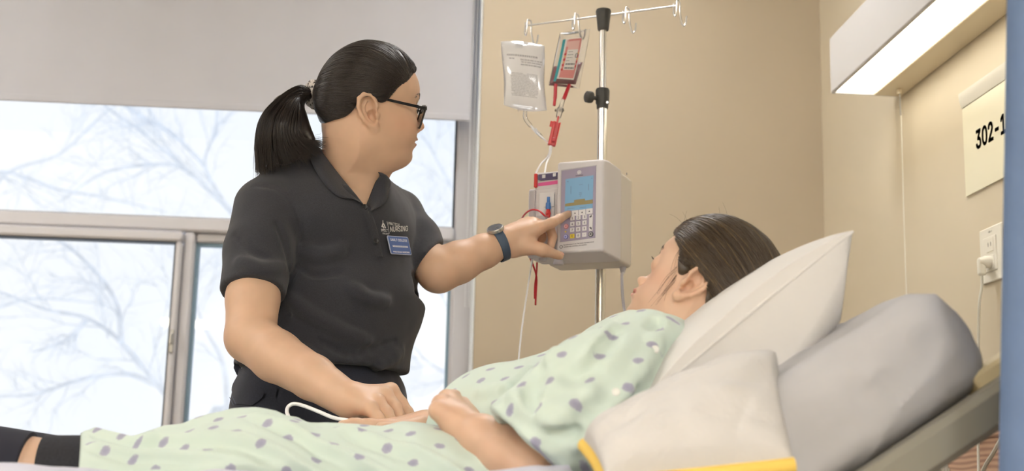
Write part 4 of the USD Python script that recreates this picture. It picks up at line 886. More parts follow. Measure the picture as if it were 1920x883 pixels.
PROF = np.array([(.085, .082), (.075, .092), (.06, .1005), (.04, .106), (.028, .107), (.012, .1015), (-.005, .109), (-.018, .1175), (-.026, .1205), (-.033, .115), (-.039, .1045), (-.046, .1065), (-.051, .109), (-.0555, .1030), (-.060, .1070), (-.0655, .1025), (-.074, .0965), (-.083, .0975), (-.090, .0960), (-.097, .0895), (-.103, .078), (-.108, .058), (-.114, .02)])[::-1]
BASE0 = np.array([(.085, .082), (.075, .091), (.06, .099), (.04, .105), (.028, .104), (.012, .094), (-.005, .092), (-.026, .093), (-.039, .0965), (-.051, .099), (-.060, .0975), (-.074, .0940), (-.090, .0905), (-.097, .083), (-.103, .071), (-.108, .052), (-.114, .018)])[::-1]
SIG = np.array([(.06, .05), (.04, .04), (.028, .03), (.012, .0085), (-.005, .0095), (-.018, .0125), (-.028, .0155), (-.036, .012), (-.042, .014), (-.051, .019), (-.060, .018), (-.074, .017), (-.090, .022), (-.103, .022), (-.114, .02)])[::-1]
WID = np.array([(.085, .060), (.06, .067), (.03, .0705), (0, .070), (-.03, .066), (-.05, .062), (-.07, .0555), (-.085, .047), (-.097, .034), (-.106, .021), (-.114, .010)])[::-1]
from scipy.interpolate import PchipInterpolator
def tab(t):
    g = np.linspace(t[0, 0], t[-1, 0], 400); y = PchipInterpolator(t[:, 0], t[:, 1])(g)
    return lambda u: np.interp(u, g, y)
def add_head(F, H, jaw=1.0, cheek=1.0, ear_flare=0.38, nose=1.0, brow=0.0, p=2.25, ear_s=1.0, ear_z=0.0, lip=0.0):
    sc = H.sc; pr, b0, sg, wd = tab(PROF), tab(BASE0), tab(SIG), tab(WID)
    def face(P):
        q = H.loc(P); f, l, u = q.T
        low = np.clip((-0.02-u)/0.06, 0, 1); W_ = wd(u)*(1+(jaw-1)*low); base = b0(u); s_ = sg(u)
        bump = (pr(u)-base)*np.exp(-(l/s_)**2)*np.where(u > -.041, nose, 1)+brow*np.exp(-((u-.03)/.016)**2)+lip*np.exp(-((u+.0555)/.009)**2)*np.exp(-(l/.02)**2)
        ff = np.maximum(f-bump, 0)
        g = ((ff/base)**p+(np.abs(l)/W_)**p)**(1/p)-1
        d = g*np.minimum(base, W_)*0.8
        back = -f-0.0; d = np.maximum(d, back-0.02)
        ends = np.maximum(u-0.08, -0.112-u); d = np.maximum(d, ends)
        return d*sc*0.75
    c = lambda *p: H.w(*p)
    oc = H.occ; F.ell(c(oc, 0, .040), np.array([.0985-oc, .0725, .087])*sc, H.R, k=.01)
    F.ell(c(-.035+oc*.9, 0, .022), np.array([.067-oc*.9, .065, .070])*sc, H.R, k=.03)
    F.func(face, H.w(.045, 0, -.015), .175*sc, k=.02)
    F.ell(c(-.002, 0, -.045), np.array([.05, .056*jaw, .045])*sc, H.R, k=.035)      # jaw angle
    for s in (-1, 1):
        if cheek: F.ell(c(.060, s*.037, -.024), np.array([.028, .024, .024])*sc*cheek, H.R, k=.03)
        F.ell(c(.100, s*.0125, -.0305), np.array([.0105, .0065, .0075])*sc, H.R, k=.006)     # nostril wing
        F.ell(c(.1045, s*.0065, -.0385), np.array([.0045, .0030, .004])*sc, H.R, k=.003, mode='s')
        F.ell(c(.103, s*.031, .008), np.array([.0095, .016, .0095])*sc, H.R, k=.014, mode='s')   # socket
        F.ell(c(.083, s*.0315, .007), np.array([.0142, .0150, .0142])*sc, H.R, k=.005)        # lids over the eyeball
        F.ell(c(.099, s*.0315, .0055), np.array([.0075, .0125, .0030])*sc, H.R, k=.002, mode='s')  # lid opening
    # mouth line
    m = [c(.1005-.012*abs(t)**2, t*.0245, -.0555+.0015*abs(t)) for t in np.linspace(-1, 1, 9)]
    m = [p+H.R[:, 0]*.003*sc for p in m]
    F.chain(m, .0016*sc, k=.003, mode='s')
    for s in (-1, 1): ear(F, H, s, ear_flare, ear_s, ear_z)
def ear(F, H, s, flare, es=1.0, ez=0.0):
    sc = H.sc*es; a = math.radians(13)
    def E(x, y, z=0.0):                                        # x to the back, y up, z outwards, in the ear's own plane
        xr, yr = (x*math.cos(a)+y*math.sin(a))*es, (-x*math.sin(a)+y*math.cos(a))*es
        return H.w(-.006-xr*.93, s*(.0735+ez+flare*(x+.009)+z*es), yr/H.us[2])
    hx = [(-.0075, .001), (-.0115, .010), (-.0100, .021), (-.003, .030), (.008, .033), (.0175, .028), (.0215, .016), (.0205, .002), (.015, -.011), (.0075, -.020)]
    ax = cols(H.R@V(-math.cos(a), s*flare, -0.2), H.R@V(0.1, 0, 1), H.R@V(flare, s, 0)); q, _ = np.linalg.qr(ax); ax = q
    F.ell(E(.004, .005, -.0025), np.array([.0185, .0290, .0055])*sc, ax, k=.004)
    F.chain([E(*p, .0042) for p in hx], np.array([.0028, .0034, .0036, .0037, .0039, .0038, .0036, .0035, .0034, .0038])*sc, k=.003)
    F.ell(E(.000, -.0245, .0015), np.array([.0085, .0085, .0045])*sc, ax, k=.006)
    F.ell(E(.0045, .013, .0040), np.array([.0115, .0155, .0095])*sc, ax, k=.002, mode='s')
    F.ell(E(-.0005, -.006, .0030), np.array([.0088, .0120, .0140])*sc, ax, k=.002, mode='s')
    F.chain([E(.0030, .021, -.003), E(.0105, .014, -.0015), E(.0120, .002, -.0005), E(.0085, -.010, .000), E(.003, -.0150, 0)], np.array([.0022, .0028, .0030, .0030, .0028])*sc, k=.002)
    F.ell(E(-.0095, -.006, .001), np.array([.0040, .0058, .0042])*sc, ax, k=.004)
def head_tint(H, P):
    q = H.loc(P); f, l, u = q.T
    lipz = np.exp(-((u+.0555)/.0075)**4)*(f > .088)*(np.abs(l) < .0245*(1-0.35*np.clip(np.abs(u+.0555)/.008, 0, 1)))
    fl = np.exp(-((f-.065)/.035)**2-((u+.02)/.022)**2)*0.5*(np.abs(l) < .075)+np.exp(-((f-.115)/.02)**2-(l/.018)**2-((u+.028)/.012)**2)*0.5
    ear_ = np.exp(-((f+.012)/.022)**2-((np.abs(l)-.085)/.012)**2-(u/.035)**2)*0.35
    return np.stack([np.clip(lipz, 0, 1)*0.75, np.clip(fl+ear_, 0, 1), np.zeros(len(P))], 1)
mat('eye_white', (0.75, 0.72, 0.68), 0.15)
mat('iris_dark', (0.03, 0.016, 0.01), 0.1)
mat('nail', (0.66, 0.40, 0.32), 0.25)
def add_eyes(H, parent, look=(1, 0, 0)):
    for s in (-1, 1):
        c = H.w(.0838, s*.0315, .0065); d = unit(H.R@np.asarray(look, float))
        e = obj('eye', put(trimesh.creation.icosphere(3, .0126*H.sc), frame_mat(c, (1, 0, 0), (0, 1, 0), (0, 0, 1))), 'eye_white', parent)
        x = unit(np.cross(d, (0, 0, 1))); r_ = .0126*H.sc
        obj('iris', put(lathe([(0, r_*1.008), (.0035*H.sc, r_*.965+.0002), (.0058*H.sc, r_*.887+.0003)][::-1], 20), frame_mat(c, x, np.cross(d, x), d)), 'iris_dark', e)
def snap(F, H, pts, lift=.0006):
    """points moved along the head's forward axis onto the field's skin"""
    out = []
    for p in np.asarray(pts, float):
        fs = np.linspace(p[0]+.015, p[0]-.04, 56); D = Field.eval(F.ops, H.ws(np.stack([fs, np.full(56, p[1]), np.full(56, p[2])], 1))); k = np.nonzero(D < 0)[0]
        out.append((fs[k[0]]+lift if len(k) else p[0], p[1], p[2]))
    return np.array(out)
def strokes(H, pts, r, parent, name, m, seed, n=46, length=.008, lift=.0008, surf=None, rise=0.5):
    """short hairs along a line on the face (brows, lashes)"""
    rng = np.random.default_rng(seed); P = catmull(pts, 10); S, Wd = [], []
    for _ in range(n):
        i = rng.uniform(0, len(P)-1.01); k = int(i); p = P[k]+(P[k+1]-P[k])*(i-k); d = unit(P[min(k+2, len(P)-1)]-P[max(k-1, 0)])
        p = p+rng.normal(size=3)*r*np.array([.2, .35, .6]); q = np.array([p, p+d*length*.5+V(0, 0, 1)*length*rise*.4, p+d*length*.9+V(0, 0, 1)*length*rise*.5])
        S.append(H.ws(q)); Wd.append(np.array([.0007, .0006, .0002]))
    return curves(name, S, Wd, m, parent)
def finger(F, pts, rad, k=.004, pk=None):
    F.chain(pts, rad, k=k)
def nail_on(tip, prev, out, r, parent, ln=.0095, wd=.0085):
    """a small curved nail plate on the outer side of a fingertip"""
    t = unit(tip-prev); o = unit(np.asarray(out, float)-t*(np.asarray(out, float)@t)); b = np.cross(t, o); g = []
    for i in range(5):
        for j in range(5):
            a = (j-2)/2*wd/2/r*0.9; g.append(tip+t*((i-3)*ln/4+.0035)+o*(r*math.cos(a)+.0004-0.0006*max(0, i-2))+b*r*math.sin(a))
    g = np.array(g); f = [(i*5+j, i*5+j+1, i*5+j+6, i*5+j+5) for i in range(4) for j in range(4)]; f = np.array(f)
    g2 = g-o*.0009
    e = [(j, j+1) for j in range(4)]+[(20+j+1, 20+j) for j in range(4)]+[((i+1)*5, i*5) for i in range(4)]+[(i*5+4, i*5+9) for i in range(4)]
    obj('fingernail', (np.vstack([g, g2]), np.vstack([f, f[:, ::-1]+25, np.array([(b, a, a+25, b+25) for a, b in e])])), 'nail', parent)
def keep_main(vf):
    """the largest connected piece of a mesh"""
    from scipy.sparse import coo_matrix; from scipy.sparse.csgraph import connected_components
    v, f = vf; n = len(v); g = coo_matrix((np.ones(len(f)*2), (np.r_[f[:, 0], f[:, 1]], np.r_[f[:, 1], f[:, 2]])), (n, n)); _, c = connected_components(g, directed=False)
    big = np.argmax(np.bincount(c)); keep = c == big; idx = np.cumsum(keep)-1; return v[keep], idx[f[keep[f[:, 0]]]]
def body_mesh(F, h): return F.mesh(h, relax=1)
def noise3(P, s, seed): return meshkit.fbm(P*s, 3, seed)-0.5
def lobe_strands(H, cap, roots, target, n, rng, amp, npts=14, lift=(0.0003, 0.0025), center=(0, 0, .03), bulge=0.0, up_to=1.0):
    """hair lying on the cap: each strand runs over the cap's surface from its root towards the target, in head coordinates"""
    tm = trimesh.Trimesh(*cap, process=False); c = H.w(center); S = []
    tgt = unit(H.loc(np.asarray(target))-np.asarray(center)) if np.shape(target) == (3,) else None
    D0 = np.array([unit(r-np.asarray(center)) for r in roots])
    tt = np.linspace(0, up_to, npts)[:, None]; dirs = []
    for i in range(n):
        a = unit(D0[i % len(D0)]+rng.normal(size=3)*amp); b = unit(tgt+rng.normal(size=3)*0.03)
        om = math.acos(np.clip(a@b, -1, 1)); so = max(math.sin(om), 1e-3)
        d = (np.sin((1-tt)*om)*a+np.sin(tt*om)*b)/so
        side = unit(np.cross(a, b)); d = d+side*np.sin(tt*PI)*(bulge+rng.normal()*0.04); d /= np.linalg.norm(d, axis=1, keepdims=True); dirs.append(d)
    D = np.vstack(dirs)@H.R.T
    loc, ri, _ = tm.ray.intersects_location(np.tile(c, (len(D), 1))+D*0.02, D, multiple_hits=True)
    rad = np.full(len(D), np.nan); dist = np.linalg.norm(loc-c, axis=1)
    for r_, dd in zip(ri, dist): rad[r_] = dd if np.isnan(rad[r_]) else max(rad[r_], dd)
    ok = ~np.isnan(rad).reshape(n, npts).any(1); P = (c+D*np.nan_to_num(rad)[:, None]).reshape(n, npts, 3); DD = D.reshape(n, npts, 3)
    for i in np.nonzero(ok)[0]: S.append(P[i]+DD[i]*rng.uniform(*lift))
    return S
def cap_field(H, uh, grow, seed, amp, extra=None):
    G = Field(); sc = H.sc
    oc = H.occ; G.ell(H.w(-.002+oc, 0, .042), np.array([.1005-oc, .0765, .0885])*sc+grow, H.R, k=.01); G.ell(H.w(-.036+oc*.8, 0, .016), np.array([.069-oc*.8, .0685, .072])*sc+grow, H.R, k=.03)
    for s in (-1, 1): G.ell(H.w(.010, s*.0645, .034), np.array([.034, .0105, .030])*sc+grow, H.R, k=.02)
    if extra: extra(G)
    def cut(P):
        q = H.loc(P); wob = .002*np.sin(q[:, 0]*160)*(np.abs(q[:, 1]) > .02)
        return (q[:, 2]-uh(np.clip(q[:, 0], -.13, .11))-wob)*.75
    G.func(cut, H.o, .3, k=.006, mode='s')
    G.disp(lambda P: noise3(P, 55, seed)*amp); return G
# ------------------------------------------------------------------ the patient, lying with her head on the pillow
skin('skin_patient', (0.62, 0.40, 0.28), (0.50, 0.17, 0.15))
hairmat('hair_brown', (0.048, 0.030, 0.016)); hairmat('hair_golden', (0.15, 0.095, 0.04))
PP = thing('person', 'person lying back in the bed in a pale green dotted gown, looking up', 'person', (0.0, 1.85, 0.80))
HP = Head((.4097, 1.80, 1.0629), (-.63, .544, .552), (-.46, -.845, .217), (.591, -.101, .792), .925, .89)
F = Field(); add_head(F, HP, jaw=0.94, cheek=0, ear_flare=-0.10, ear_z=.0055, nose=0.62, p=2.06, brow=-.002, ear_s=1.06, lip=.0035)
nb = at(1262, 668, 1.83); up_ = unit(V(.80, 0, .60))                          # neck base; torso axis
F.cone(HP.w(-.018, 0, -.045), nb, .050, .056, k=.03)
shL, shR = at(1195, 690, 1.68), at(1215, 650, 2.02); chest = nb-up_*.17; hip = V(-.06, 1.85, .805)
F.ell(nb-up_*.15+V(0, .0, -.02), (.13, .14, .070), cols(up_, (0, 1, 0), np.cross(up_, (0, 1, 0))), k=.05)
F.ell((hip+chest)/2, (.15, .125, .055), cols(up_, (0, 1, 0), np.cross(up_, (0, 1, 0))), k=.06); F.ell(hip, (.12, .145, .045), k=.05)
for s, sh in ((1, shL), (-1, shR)): F.cone(nb-up_*.03, sh, .045, .045, k=.04)
# near arm: folded, the fist resting on the belly
elL, wrL = at(1003, 884, 1.612), at(868, 800, 1.69)
F.chain([shL, shL*.4+elL*.6, elL], [.040, .038, .034], k=.01); F.chain([elL, elL*.65+wrL*.35, wrL*.7+elL*.3, wrL], [.034, .036, .030, .0235], k=.01)
mc = dict(i=at(849, 748, 1.755), m=at(838, 748, 1.73), r=at(827, 757, 1.705), p=at(821, 770, 1.685))
for kx_, r0 in (('i', .0125), ('m', .0125), ('r', .012), ('p', .0115)): F.cone(wrL+(mc[kx_]-wrL)*.12, mc[kx_], .0165, r0, k=.014)
fg = dict(i=[(874, 752, 1.79), (893, 768, 1.785)], m=[(862, 757, 1.775), (884, 777, 1.77)], r=[(848, 763, 1.755), (872, 783, 1.75)], p=[(838, 775, 1.73), (858, 790, 1.725)])
for kx_, q in fg.items():
    P = [mc[kx_]]+[at(*x) for x in q]; P.append(P[2]+unit(P[2]-P[1]+V(0.03, -0.01, -0.03))*.016); F.chain(P, [.0115, .0098, .0088, .0076], k=.005)
th = [wrL+V(.012, .025, .012), at(878, 762, 1.74), at(889, 766, 1.765)]; F.chain(th, [.014, .0105, .0085], k=.008)
# far arm and the hand held by the nurse
elR, wrR = at(1020, 850, 2.10), at(800, 798, 2.06)
F.chain([shR, elR], [.040, .034], k=.01); F.chain([elR, elR*.6+wrR*.4, wrR], [.034, .033, .0235], k=.01)
m0 = at(722, 800, 2.06)
for dx, dy, r0 in ((0, .030, .012), (-4, .010, .012), (-2, -.010, .0115), (4, -.030, .011)):
    b0_ = at(722+dx, 800, 2.06+dy); F.cone(wrR, b0_, .017, r0, k=.012)
    P = [b0_, at(690+dx, 797, 2.06+dy*.9), at(664+dx, 795, 2.055+dy*.8), at(645+dx, 797, 2.05+dy*.75)]; F.chain(P, [.0110, .0098, .0088, .0075], k=.005)
F.chain([wrR+V(-.01, -.03, 0), at(752, 803, 2.00), at(715, 801, 1.985)], [.014, .011, .0085], k=.008)
# legs
for y, hy in ((1.77, -.08), (1.95, .08)):
    h_ = hip+V(0, hy, 0); kn_ = V(-.47, y, .806); an = V(-.90, y+.01, .865)
    F.chain([h_, kn_], [.046, .040], k=.01); F.chain([kn_, kn_*.65+an*.35, an], [.0425, .0435, .034], k=.006)
    F.chain([an, an+V(-.06, 0, .02), an+V(-.085, 0, .12)], [.034, .030, .024], k=.02)
sv, sf = keep_main(body_mesh(F, .0023))
obj('body', (sv, sf), 'skin_patient', PP, smooth=True, tint=head_tint(HP, sv))
add_eyes(HP, PP, (1, .15, .15))
browp = lambda s: [(.1105-.0, s*.012, .0285), (.1085, s*.022, .0335), (.099, s*.035, .0355), (.088, s*.044, .031)]
for s in (-1, 1):
    strokes(HP, snap(F, HP, browp(s)), .0022, PP, 'eyebrow', 'hair_brown', 3+s, 70)
    lash = [(.0955, s*.0205, .0085), (.0990, s*.030, .0100), (.0955, s*.040, .0085), (.0905, s*.0445, .0065)]
    lash = snap(F, HP, lash, .0012)
    obj('eyelashes', tube(HP.ws(catmull(lash, 6)), [.0006]*3+[.0010]*13+[.0005]*3, 6), 'hair_brown', PP)
    S, Wd = [], []; L_ = catmull(lash, 8)
    for p in L_[::1]: S.append(HP.ws(np.array([p, p+V(.0025, s*.0008, .0002), p+V(.0042, s*.0018, .0012)]))); Wd.append(np.array([.0006, .0005, .0002]))
    curves('lash', S, Wd, 'hair_brown', PP)
# hair: a cap with a drawn hairline, loose strands over it
UHP = PchipInterpolator([-.13, -.10, -.07, -.051, -.041, -.031, -.019, -.004, .008, .016, .022, .029, .037, .048, .059, .073, .09, .11], [-.07, -.068, -.055, -.036, -.012, .006, .022, .027, .014, .003, .003, .012, .022, .037, .045, .053, .062, .066])
G = cap_field(HP, UHP, .004, 5, .003, lambda G: (G.ell(HP.w(-.050, 0, -.035), np.array([.042, .058, .045])*HP.sc, HP.R, k=.04), G.ell(HP.w(.018, 0, .072), np.array([.083, .066, .066])*HP.sc, HP.R, k=.03)))
cap = keep_main(G.mesh(.0024)); hairP = obj('hair', cap, 'hair_brown', PP, smooth=True)
rng = np.random.default_rng(21)
roots = [(.090, l, .075) for l in np.linspace(-.05, .05, 15)]+[(f_, s*.070, float(UHP(f_))+.003) for s in (-1, 1) for f_ in np.linspace(.018, .075, 16)]+[(f_, s*.072, float(UHP(f_))+.003) for s in (-1, 1) for f_ in np.linspace(-.06, -.015, 8)]+[(.06, l, .12) for l in np.linspace(-.05, .05, 9)]+[(.03, l, .13) for l in np.linspace(-.06, .06, 9)]
S = lobe_strands(HP, cap, [V(*r) for r in roots], HP.w(-.105, 0, .00), 3000, rng, .10)
S += lobe_strands(HP, cap, [V(rng.uniform(.016, .040), s_*.071, 0)+V(0, 0, rng.uniform(.004, .045)) for s_ in (-1, 1) for _ in range(150)], HP.w(-.09, 0, .0), 300, rng, .01, up_to=.30)
gold = rng.random(len(S)) < .09
curves('strand', [s for s, g_ in zip(S, gold) if not g_], [np.r_[np.full(12, .0009), .0006, .0003] for g_ in gold if not g_], 'hair_brown', PP)
curves('highlight_strand', [s for s, g_ in zip(S, gold) if g_], [np.r_[np.full(12, .0008), .0006, .0003] for g_ in gold if g_], 'hair_golden', PP, label='lighter golden strands in the hair')
loose = []
for k in range(44):                                                     # flyaways over the brow and crown
    r0 = V(rng.uniform(.02, .092), rng.uniform(-.06, .05), 0); r0[2] = .142-max(0, r0[0]-.02)*.75-abs(r0[1])*.30
    d = unit(V(rng.uniform(.2, 1.2), rng.normal()*.5, rng.uniform(.3, 1.1))); l = rng.uniform(.02, .055); b = V(rng.normal()*.3, rng.normal()*.3, -rng.uniform(.1, .9))
    loose.append(HP.ws(np.array([r0+d*l*t+b*l*t*t*.6 for t in np.linspace(0, 1, 9)])))
for k in range(22):                                                     # wisps in front of and below the ear
    s = -1 if k % 6 == 0 else 1; r0 = V(rng.uniform(.018, .034) if k % 3 else rng.uniform(.044, .056), s*.0722*1.0, 0); r0[1] = s*(.0722-.35*max(0, r0[0]-.045)); r0[2] = float(UHP(r0[0]))+.006; e_ = V(r0[0]+(rng.uniform(-.006, .006) if k % 3 else rng.uniform(-.018, -.010)), s*rng.uniform(.066, .072), rng.uniform(-.07, -.02) if k % 3 else rng.uniform(-.01, .015))
    c_ = (r0+e_)/2+V(rng.uniform(-.004, .010), s*.004, 0); loose.append(HP.ws(np.array([r0*(1-t)**2+c_*2*t*(1-t)+e_*t*t for t in np.linspace(0, 1, 10)])))
curves('loose_strand', loose, [np.linspace(.0004, .00018, len(s)) for s in loose], 'hair_brown', PP)
# ------------------------------------------------------------------ the dotted gown
M['gown_cloth'] = usdkit.material(stage, '/World/Looks/gown_cloth', {
    'uv': ('uvmap', {'attribute': 'st'}), 'm': ('mapping', {'rotation': (0, 0, 0.80), 'scale': (22.5, 22.5, 1)}),
    'v': ('voronoi_texture', {'dimensions': '2D', 'scale': 1.0, 'randomness': 0.22}), 'tc': ('texture_coordinate', {}), 'n': ('noise_texture', {'scale': 320.0, 'detail': 2.0}),
    'ad': ('math', {'math_type': 'multiply_add', 'value2': 0.10, 'value3': -0.05}), 'a2': ('math', {'math_type': 'add'}),
    'r': ('rgb_ramp', {'ramp': [(0.0, (0.31, 0.31, 0.42)), (0.130, (0.36, 0.36, 0.46)), (0.165, (0.565, 0.665, 0.60)), (1.0, (0.565, 0.665, 0.60))]}),
    'wv': ('noise_texture', {'scale': 500.0}), 'bu': ('bump', {'strength': 0.1, 'distance': 0.001}),
    'p': ('principled_bsdf', {'roughness': 0.9, 'sheen_weight': 0.15})},
    [('uv.UV', 'm.vector'), ('m.vector', 'v.vector'), ('tc.object', 'n.vector'), ('n.fac', 'ad.value1'), ('v.distance', 'a2.value1'), ('ad.value', 'a2.value2'), ('a2.value', 'r.fac'), ('r.color', 'p.base_color'),
     ('tc.object', 'wv.vector'), ('wv.fac', 'bu.height'), ('bu.normal', 'p.normal')], surface='p.BSDF')
mat('snap_white', (0.75, 0.76, 0.72), 0.3)
mat('legging_black', (0.018, 0.018, 0.024), 0.85, noise=(300, 0.3)); mat('sock_black', (0.016, 0.017, 0.03), 0.85); mat('shoe_grey', (0.16, 0.155, 0.17), 0.9, noise=(400, 0.5))
def march(F, px, py, y0, y1, n=90):
    """first point of a field met by the line of sight through a photo pixel"""
    P = np.array([at(px, py, y) for y in np.linspace(y0, y1, n)]); d = Field.eval(F.ops, P); k = np.nonzero(d < 0)[0]
    if not len(k) or k[0] == 0: return P[int(np.argmin(d))]
    i = k[0]; t = d[i-1]/(d[i-1]-d[i]); return P[i-1]+(P[i]-P[i-1])*t
F = Field(); ay = V(0, 1, 0); Rt = np.stack([up_, ay, np.cross(up_, ay)], 1)
F.ell(at(1140, 755, 1.86), (.175, .185, .104), Rt, k=.05)
F.ell(at(1195, 708, 1.85), (.09, .150, .060), Rt, k=.05)
F.ell(at(1010, 800, 1.86), (.13, .18, .092), k=.05); F.ell(at(930, 822, 1.86), (.10, .16, .088), k=.05)
sl = [at(1212, 668, 1.685), at(1120, 745, 1.625), at(1040, 812, 1.605), at(965, 845, 1.605)]
F.chain(sl, [.060, .068, .062, .060], k=.05)
F.chain([at(1225, 640, 2.02), at(1100, 760, 2.12), at(1010, 850, 2.12)], [.06, .06, .055], k=.05)
# collar round the neck
cn = HP.w(-.018, 0, -.045)*.35+nb*.65; nax = unit(HP.w(-.018, 0, -.045)-nb)
ring_ = []
a1 = unit(np.cross(nax, ay)); 
for a in np.linspace(0, 2*PI, 25):
    ring_.append(nb+nax*(.012-.014*math.cos(a))+(a1*math.cos(a)*.066+np.cross(nax, a1)*math.sin(a)*.070))
F.chain(ring_, .011, k=.022)
base_ops = list(F.ops)
Fb = Field(); Fb.ops = base_ops
def line(pts, y0=1.45, y1=1.95): return [march(Fb, px, py, y0, y1) for px, py in pts]
ridge = [([(1243, 604), (1228, 645), (1205, 690), (1180, 735), (1140, 785), (1085, 832)], .0075), ([(1040, 662), (1000, 715), (985, 745)], .007), ([(1150, 612), (1128, 640), (1098, 672)], .006),
         ([(960, 742), (1000, 748), (1040, 790), (1100, 805)], .006), ([(1010, 772), (1060, 765), (1110, 735)], .005), ([(905, 735), (950, 725), (990, 690)], .005)]
for pts, r_ in ridge: F.chain(line(pts), r_, k=.014)
groove = [([(1155, 622), (1135, 650), (1112, 682)], .006), ([(1012, 690), (1002, 715), (990, 742)], .006), ([(1001, 752), (1002, 766)], .005), ([(980, 806), (1030, 815), (1080, 806)], .006), ([(1195, 735), (1165, 775), (1110, 822)], .005), ([(1225, 612), (1232, 603)], .006), ([(1060, 700), (1085, 705), (1115, 695)], .004), ([(940, 770), (960, 790), (985, 800)], .005)]
for pts, r_ in groove: F.chain(line(pts), r_, k=.016, mode='s')
# sleeve hem: cut square to the arm, hollowed round it
hc = at(979, 829, 1.605); hn = unit(V(-.66, -.05, -.75))
F.box(hc+hn*.10, (.10, .075, .075), .002, cols(hn, np.cross(hn, ay), ay)[:, [0, 1, 2]], k=.004, mode='s')
F.chain([hc-hn*.02, hc+hn*.1], [.040, .046], k=.004, mode='s')
F.chain([HP.w(-.018, 0, -.06), nb+nax*.02], [.054, .052], k=.008, mode='s')
F.disp(lambda P: (noise3(np.stack([P@up_*14, P[:, 1]*9, (P@np.cross(up_, ay))*20], 1), 1.0, 31)*.010))
gv, gf = F.mesh(.0037)
q = (gv-chest)@Rt; st = np.stack([q[:, 0], (q[:, 2]+q[:, 1])*.80], 1)
obj('gown', (gv, gf), 'gown_cloth', PP, smooth=True, uv=st)
gp = stage.GetPrimAtPath(str(PP.GetPath())+'/gown')
for px, py in ((1224, 655), (1151, 735)):
    c = march(F, px+4, py, 1.4, 1.95); n_ = unit(V(-.25, -.9, .35)); x_ = unit(np.cross(n_, (0, 0, 1)))
    obj('snap', put(lathe([(0, -0.002), (0.0052, -0.002), (0.0052, 0.001), (0.0035, 0.0018), (0.003, 0.001), (0, 0.001)], 18), frame_mat(c, x_, np.cross(n_, x_), n_)), 'snap_white', gp)
# skirt of the gown over the legs: cross-sections along the bed
CT = [(150, 816), (160, 810), (175, 808), (205, 811), (240, 816), (290, 803), (330, 798), (360, 787), (400, 778), (430, 771), (460, 770), (500, 775), (545, 787), (570, 797), (640, 798), (700, 801), (725, 796), (750, 791), (800, 796), (840, 806), (880, 812), (930, 800), (960, 790)]
YC = 1.86; tp = np.array([at(px, py, YC) for px, py in CT]); nx, na = 190, 96
xs_ = np.linspace(tp[0, 0], tp[-1, 0], nx); hz = PchipInterpolator(tp[:, 0], tp[:, 2])(xs_); al = np.linspace(-0.02, PI+0.02, na)
folds = [((-.42, .78), (-.25, .90), .007), ((-.43, .62), (-.36, .72), .006), ((-.36, .72), (-.15, .93), .009), ((-.22, .70), (-.02, .97), .008), ((-.34, .60), (-.20, .62), .004), ((-.10, .72), (.05, .92), .007), ((-.16, .58), (-.03, .66), .004), ((-.40, .93), (-.2, .93), .008)]
XX, AA = np.meshgrid(xs_, al, indexing='ij'); tt = AA/PI                                # tt 0 = far edge, 1 = near edge
ca, sa = np.cos(AA), np.sin(AA); zb = ZM-0.004
wy = 0.255-0.045*np.clip((-.3-XX)/.15, 0, 1)
Yg = YC+wy*np.sign(ca)*np.abs(ca)**0.8; Zg = zb+(hz[:, None]-zb)*np.clip(sa, 0, 1)**0.55
d = np.zeros_like(XX)
for (xa, ta), (xb, tb), am in folds:
    s_ = np.clip((XX-xa)/(xb-xa), -0.25, 1.25); c_ = ta+(tb-ta)*s_; w_ = np.exp(-np.maximum(0, np.abs(s_-0.5)-0.5)**2/.01); g_ = (tt-c_)/.022
    d += am*w_*(np.exp(-g_**2)-0.8*np.exp(-(g_-2.4)**2/1.5))
d += .012*(meshkit.fbm(np.stack([XX*8, tt*7, XX*0], -1), 3, 17)-0.5)*np.clip(tt*6-2.6, 0, 1)
Yg += d*ca*1.0; Zg += d*np.maximum(sa, .3)
XX = XX+(YC-Yg)*.25*np.clip((.12-XX)/.45, 0, 1)**.7
G3 = np.stack([XX, Yg, Zg], -1); arc = np.concatenate([np.zeros((nx, 1)), np.cumsum(np.linalg.norm(np.diff(G3, axis=1), axis=2), 1)], 1); arc -= arc[:, na//2:na//2+1]
v_ = G3.reshape(-1, 3); i, k = np.meshgrid(np.arange(nx-1), np.arange(na-1), indexing='ij'); a = (i*na+k).ravel(); f_ = np.stack([a, a+na, a+na+1, a+1], 1)
# closed below and at both ends
bt = np.array([(r*na, r*na+na-1, (r+1)*na+na-1, (r+1)*na) for r in range(nx-1)])
cen = np.array([[xs_[0]+.004, YC, ZM+.03], [xs_[-1], YC, ZM+.03]]); n_ = len(v_)
cap_ = [(n_, k, k+1) for k in range(na-1)]+[(n_, na-1, 0)]+[(n_+1, (nx-1)*na+k+1, (nx-1)*na+k) for k in range(na-1)]+[(n_+1, (nx-1)*na, nx*na-1)]
tri = np.vstack([x for ff in (f_, bt) for x in (ff[:, [0, 1, 2]], ff[:, [0, 2, 3]])]+[np.array(cap_)])
tm_ = trimesh.Trimesh(np.vstack([v_, cen]), tri, process=False)
if tm_.volume < 0: tri = tri[:, ::-1]
uv_ = np.vstack([np.stack([XX, arc], -1).reshape(-1, 2), [[9, 9], [9, 9]]])
obj('gown_skirt', (np.vstack([v_, cen]), tri), 'gown_cloth', PP, smooth=True, uv=uv_)
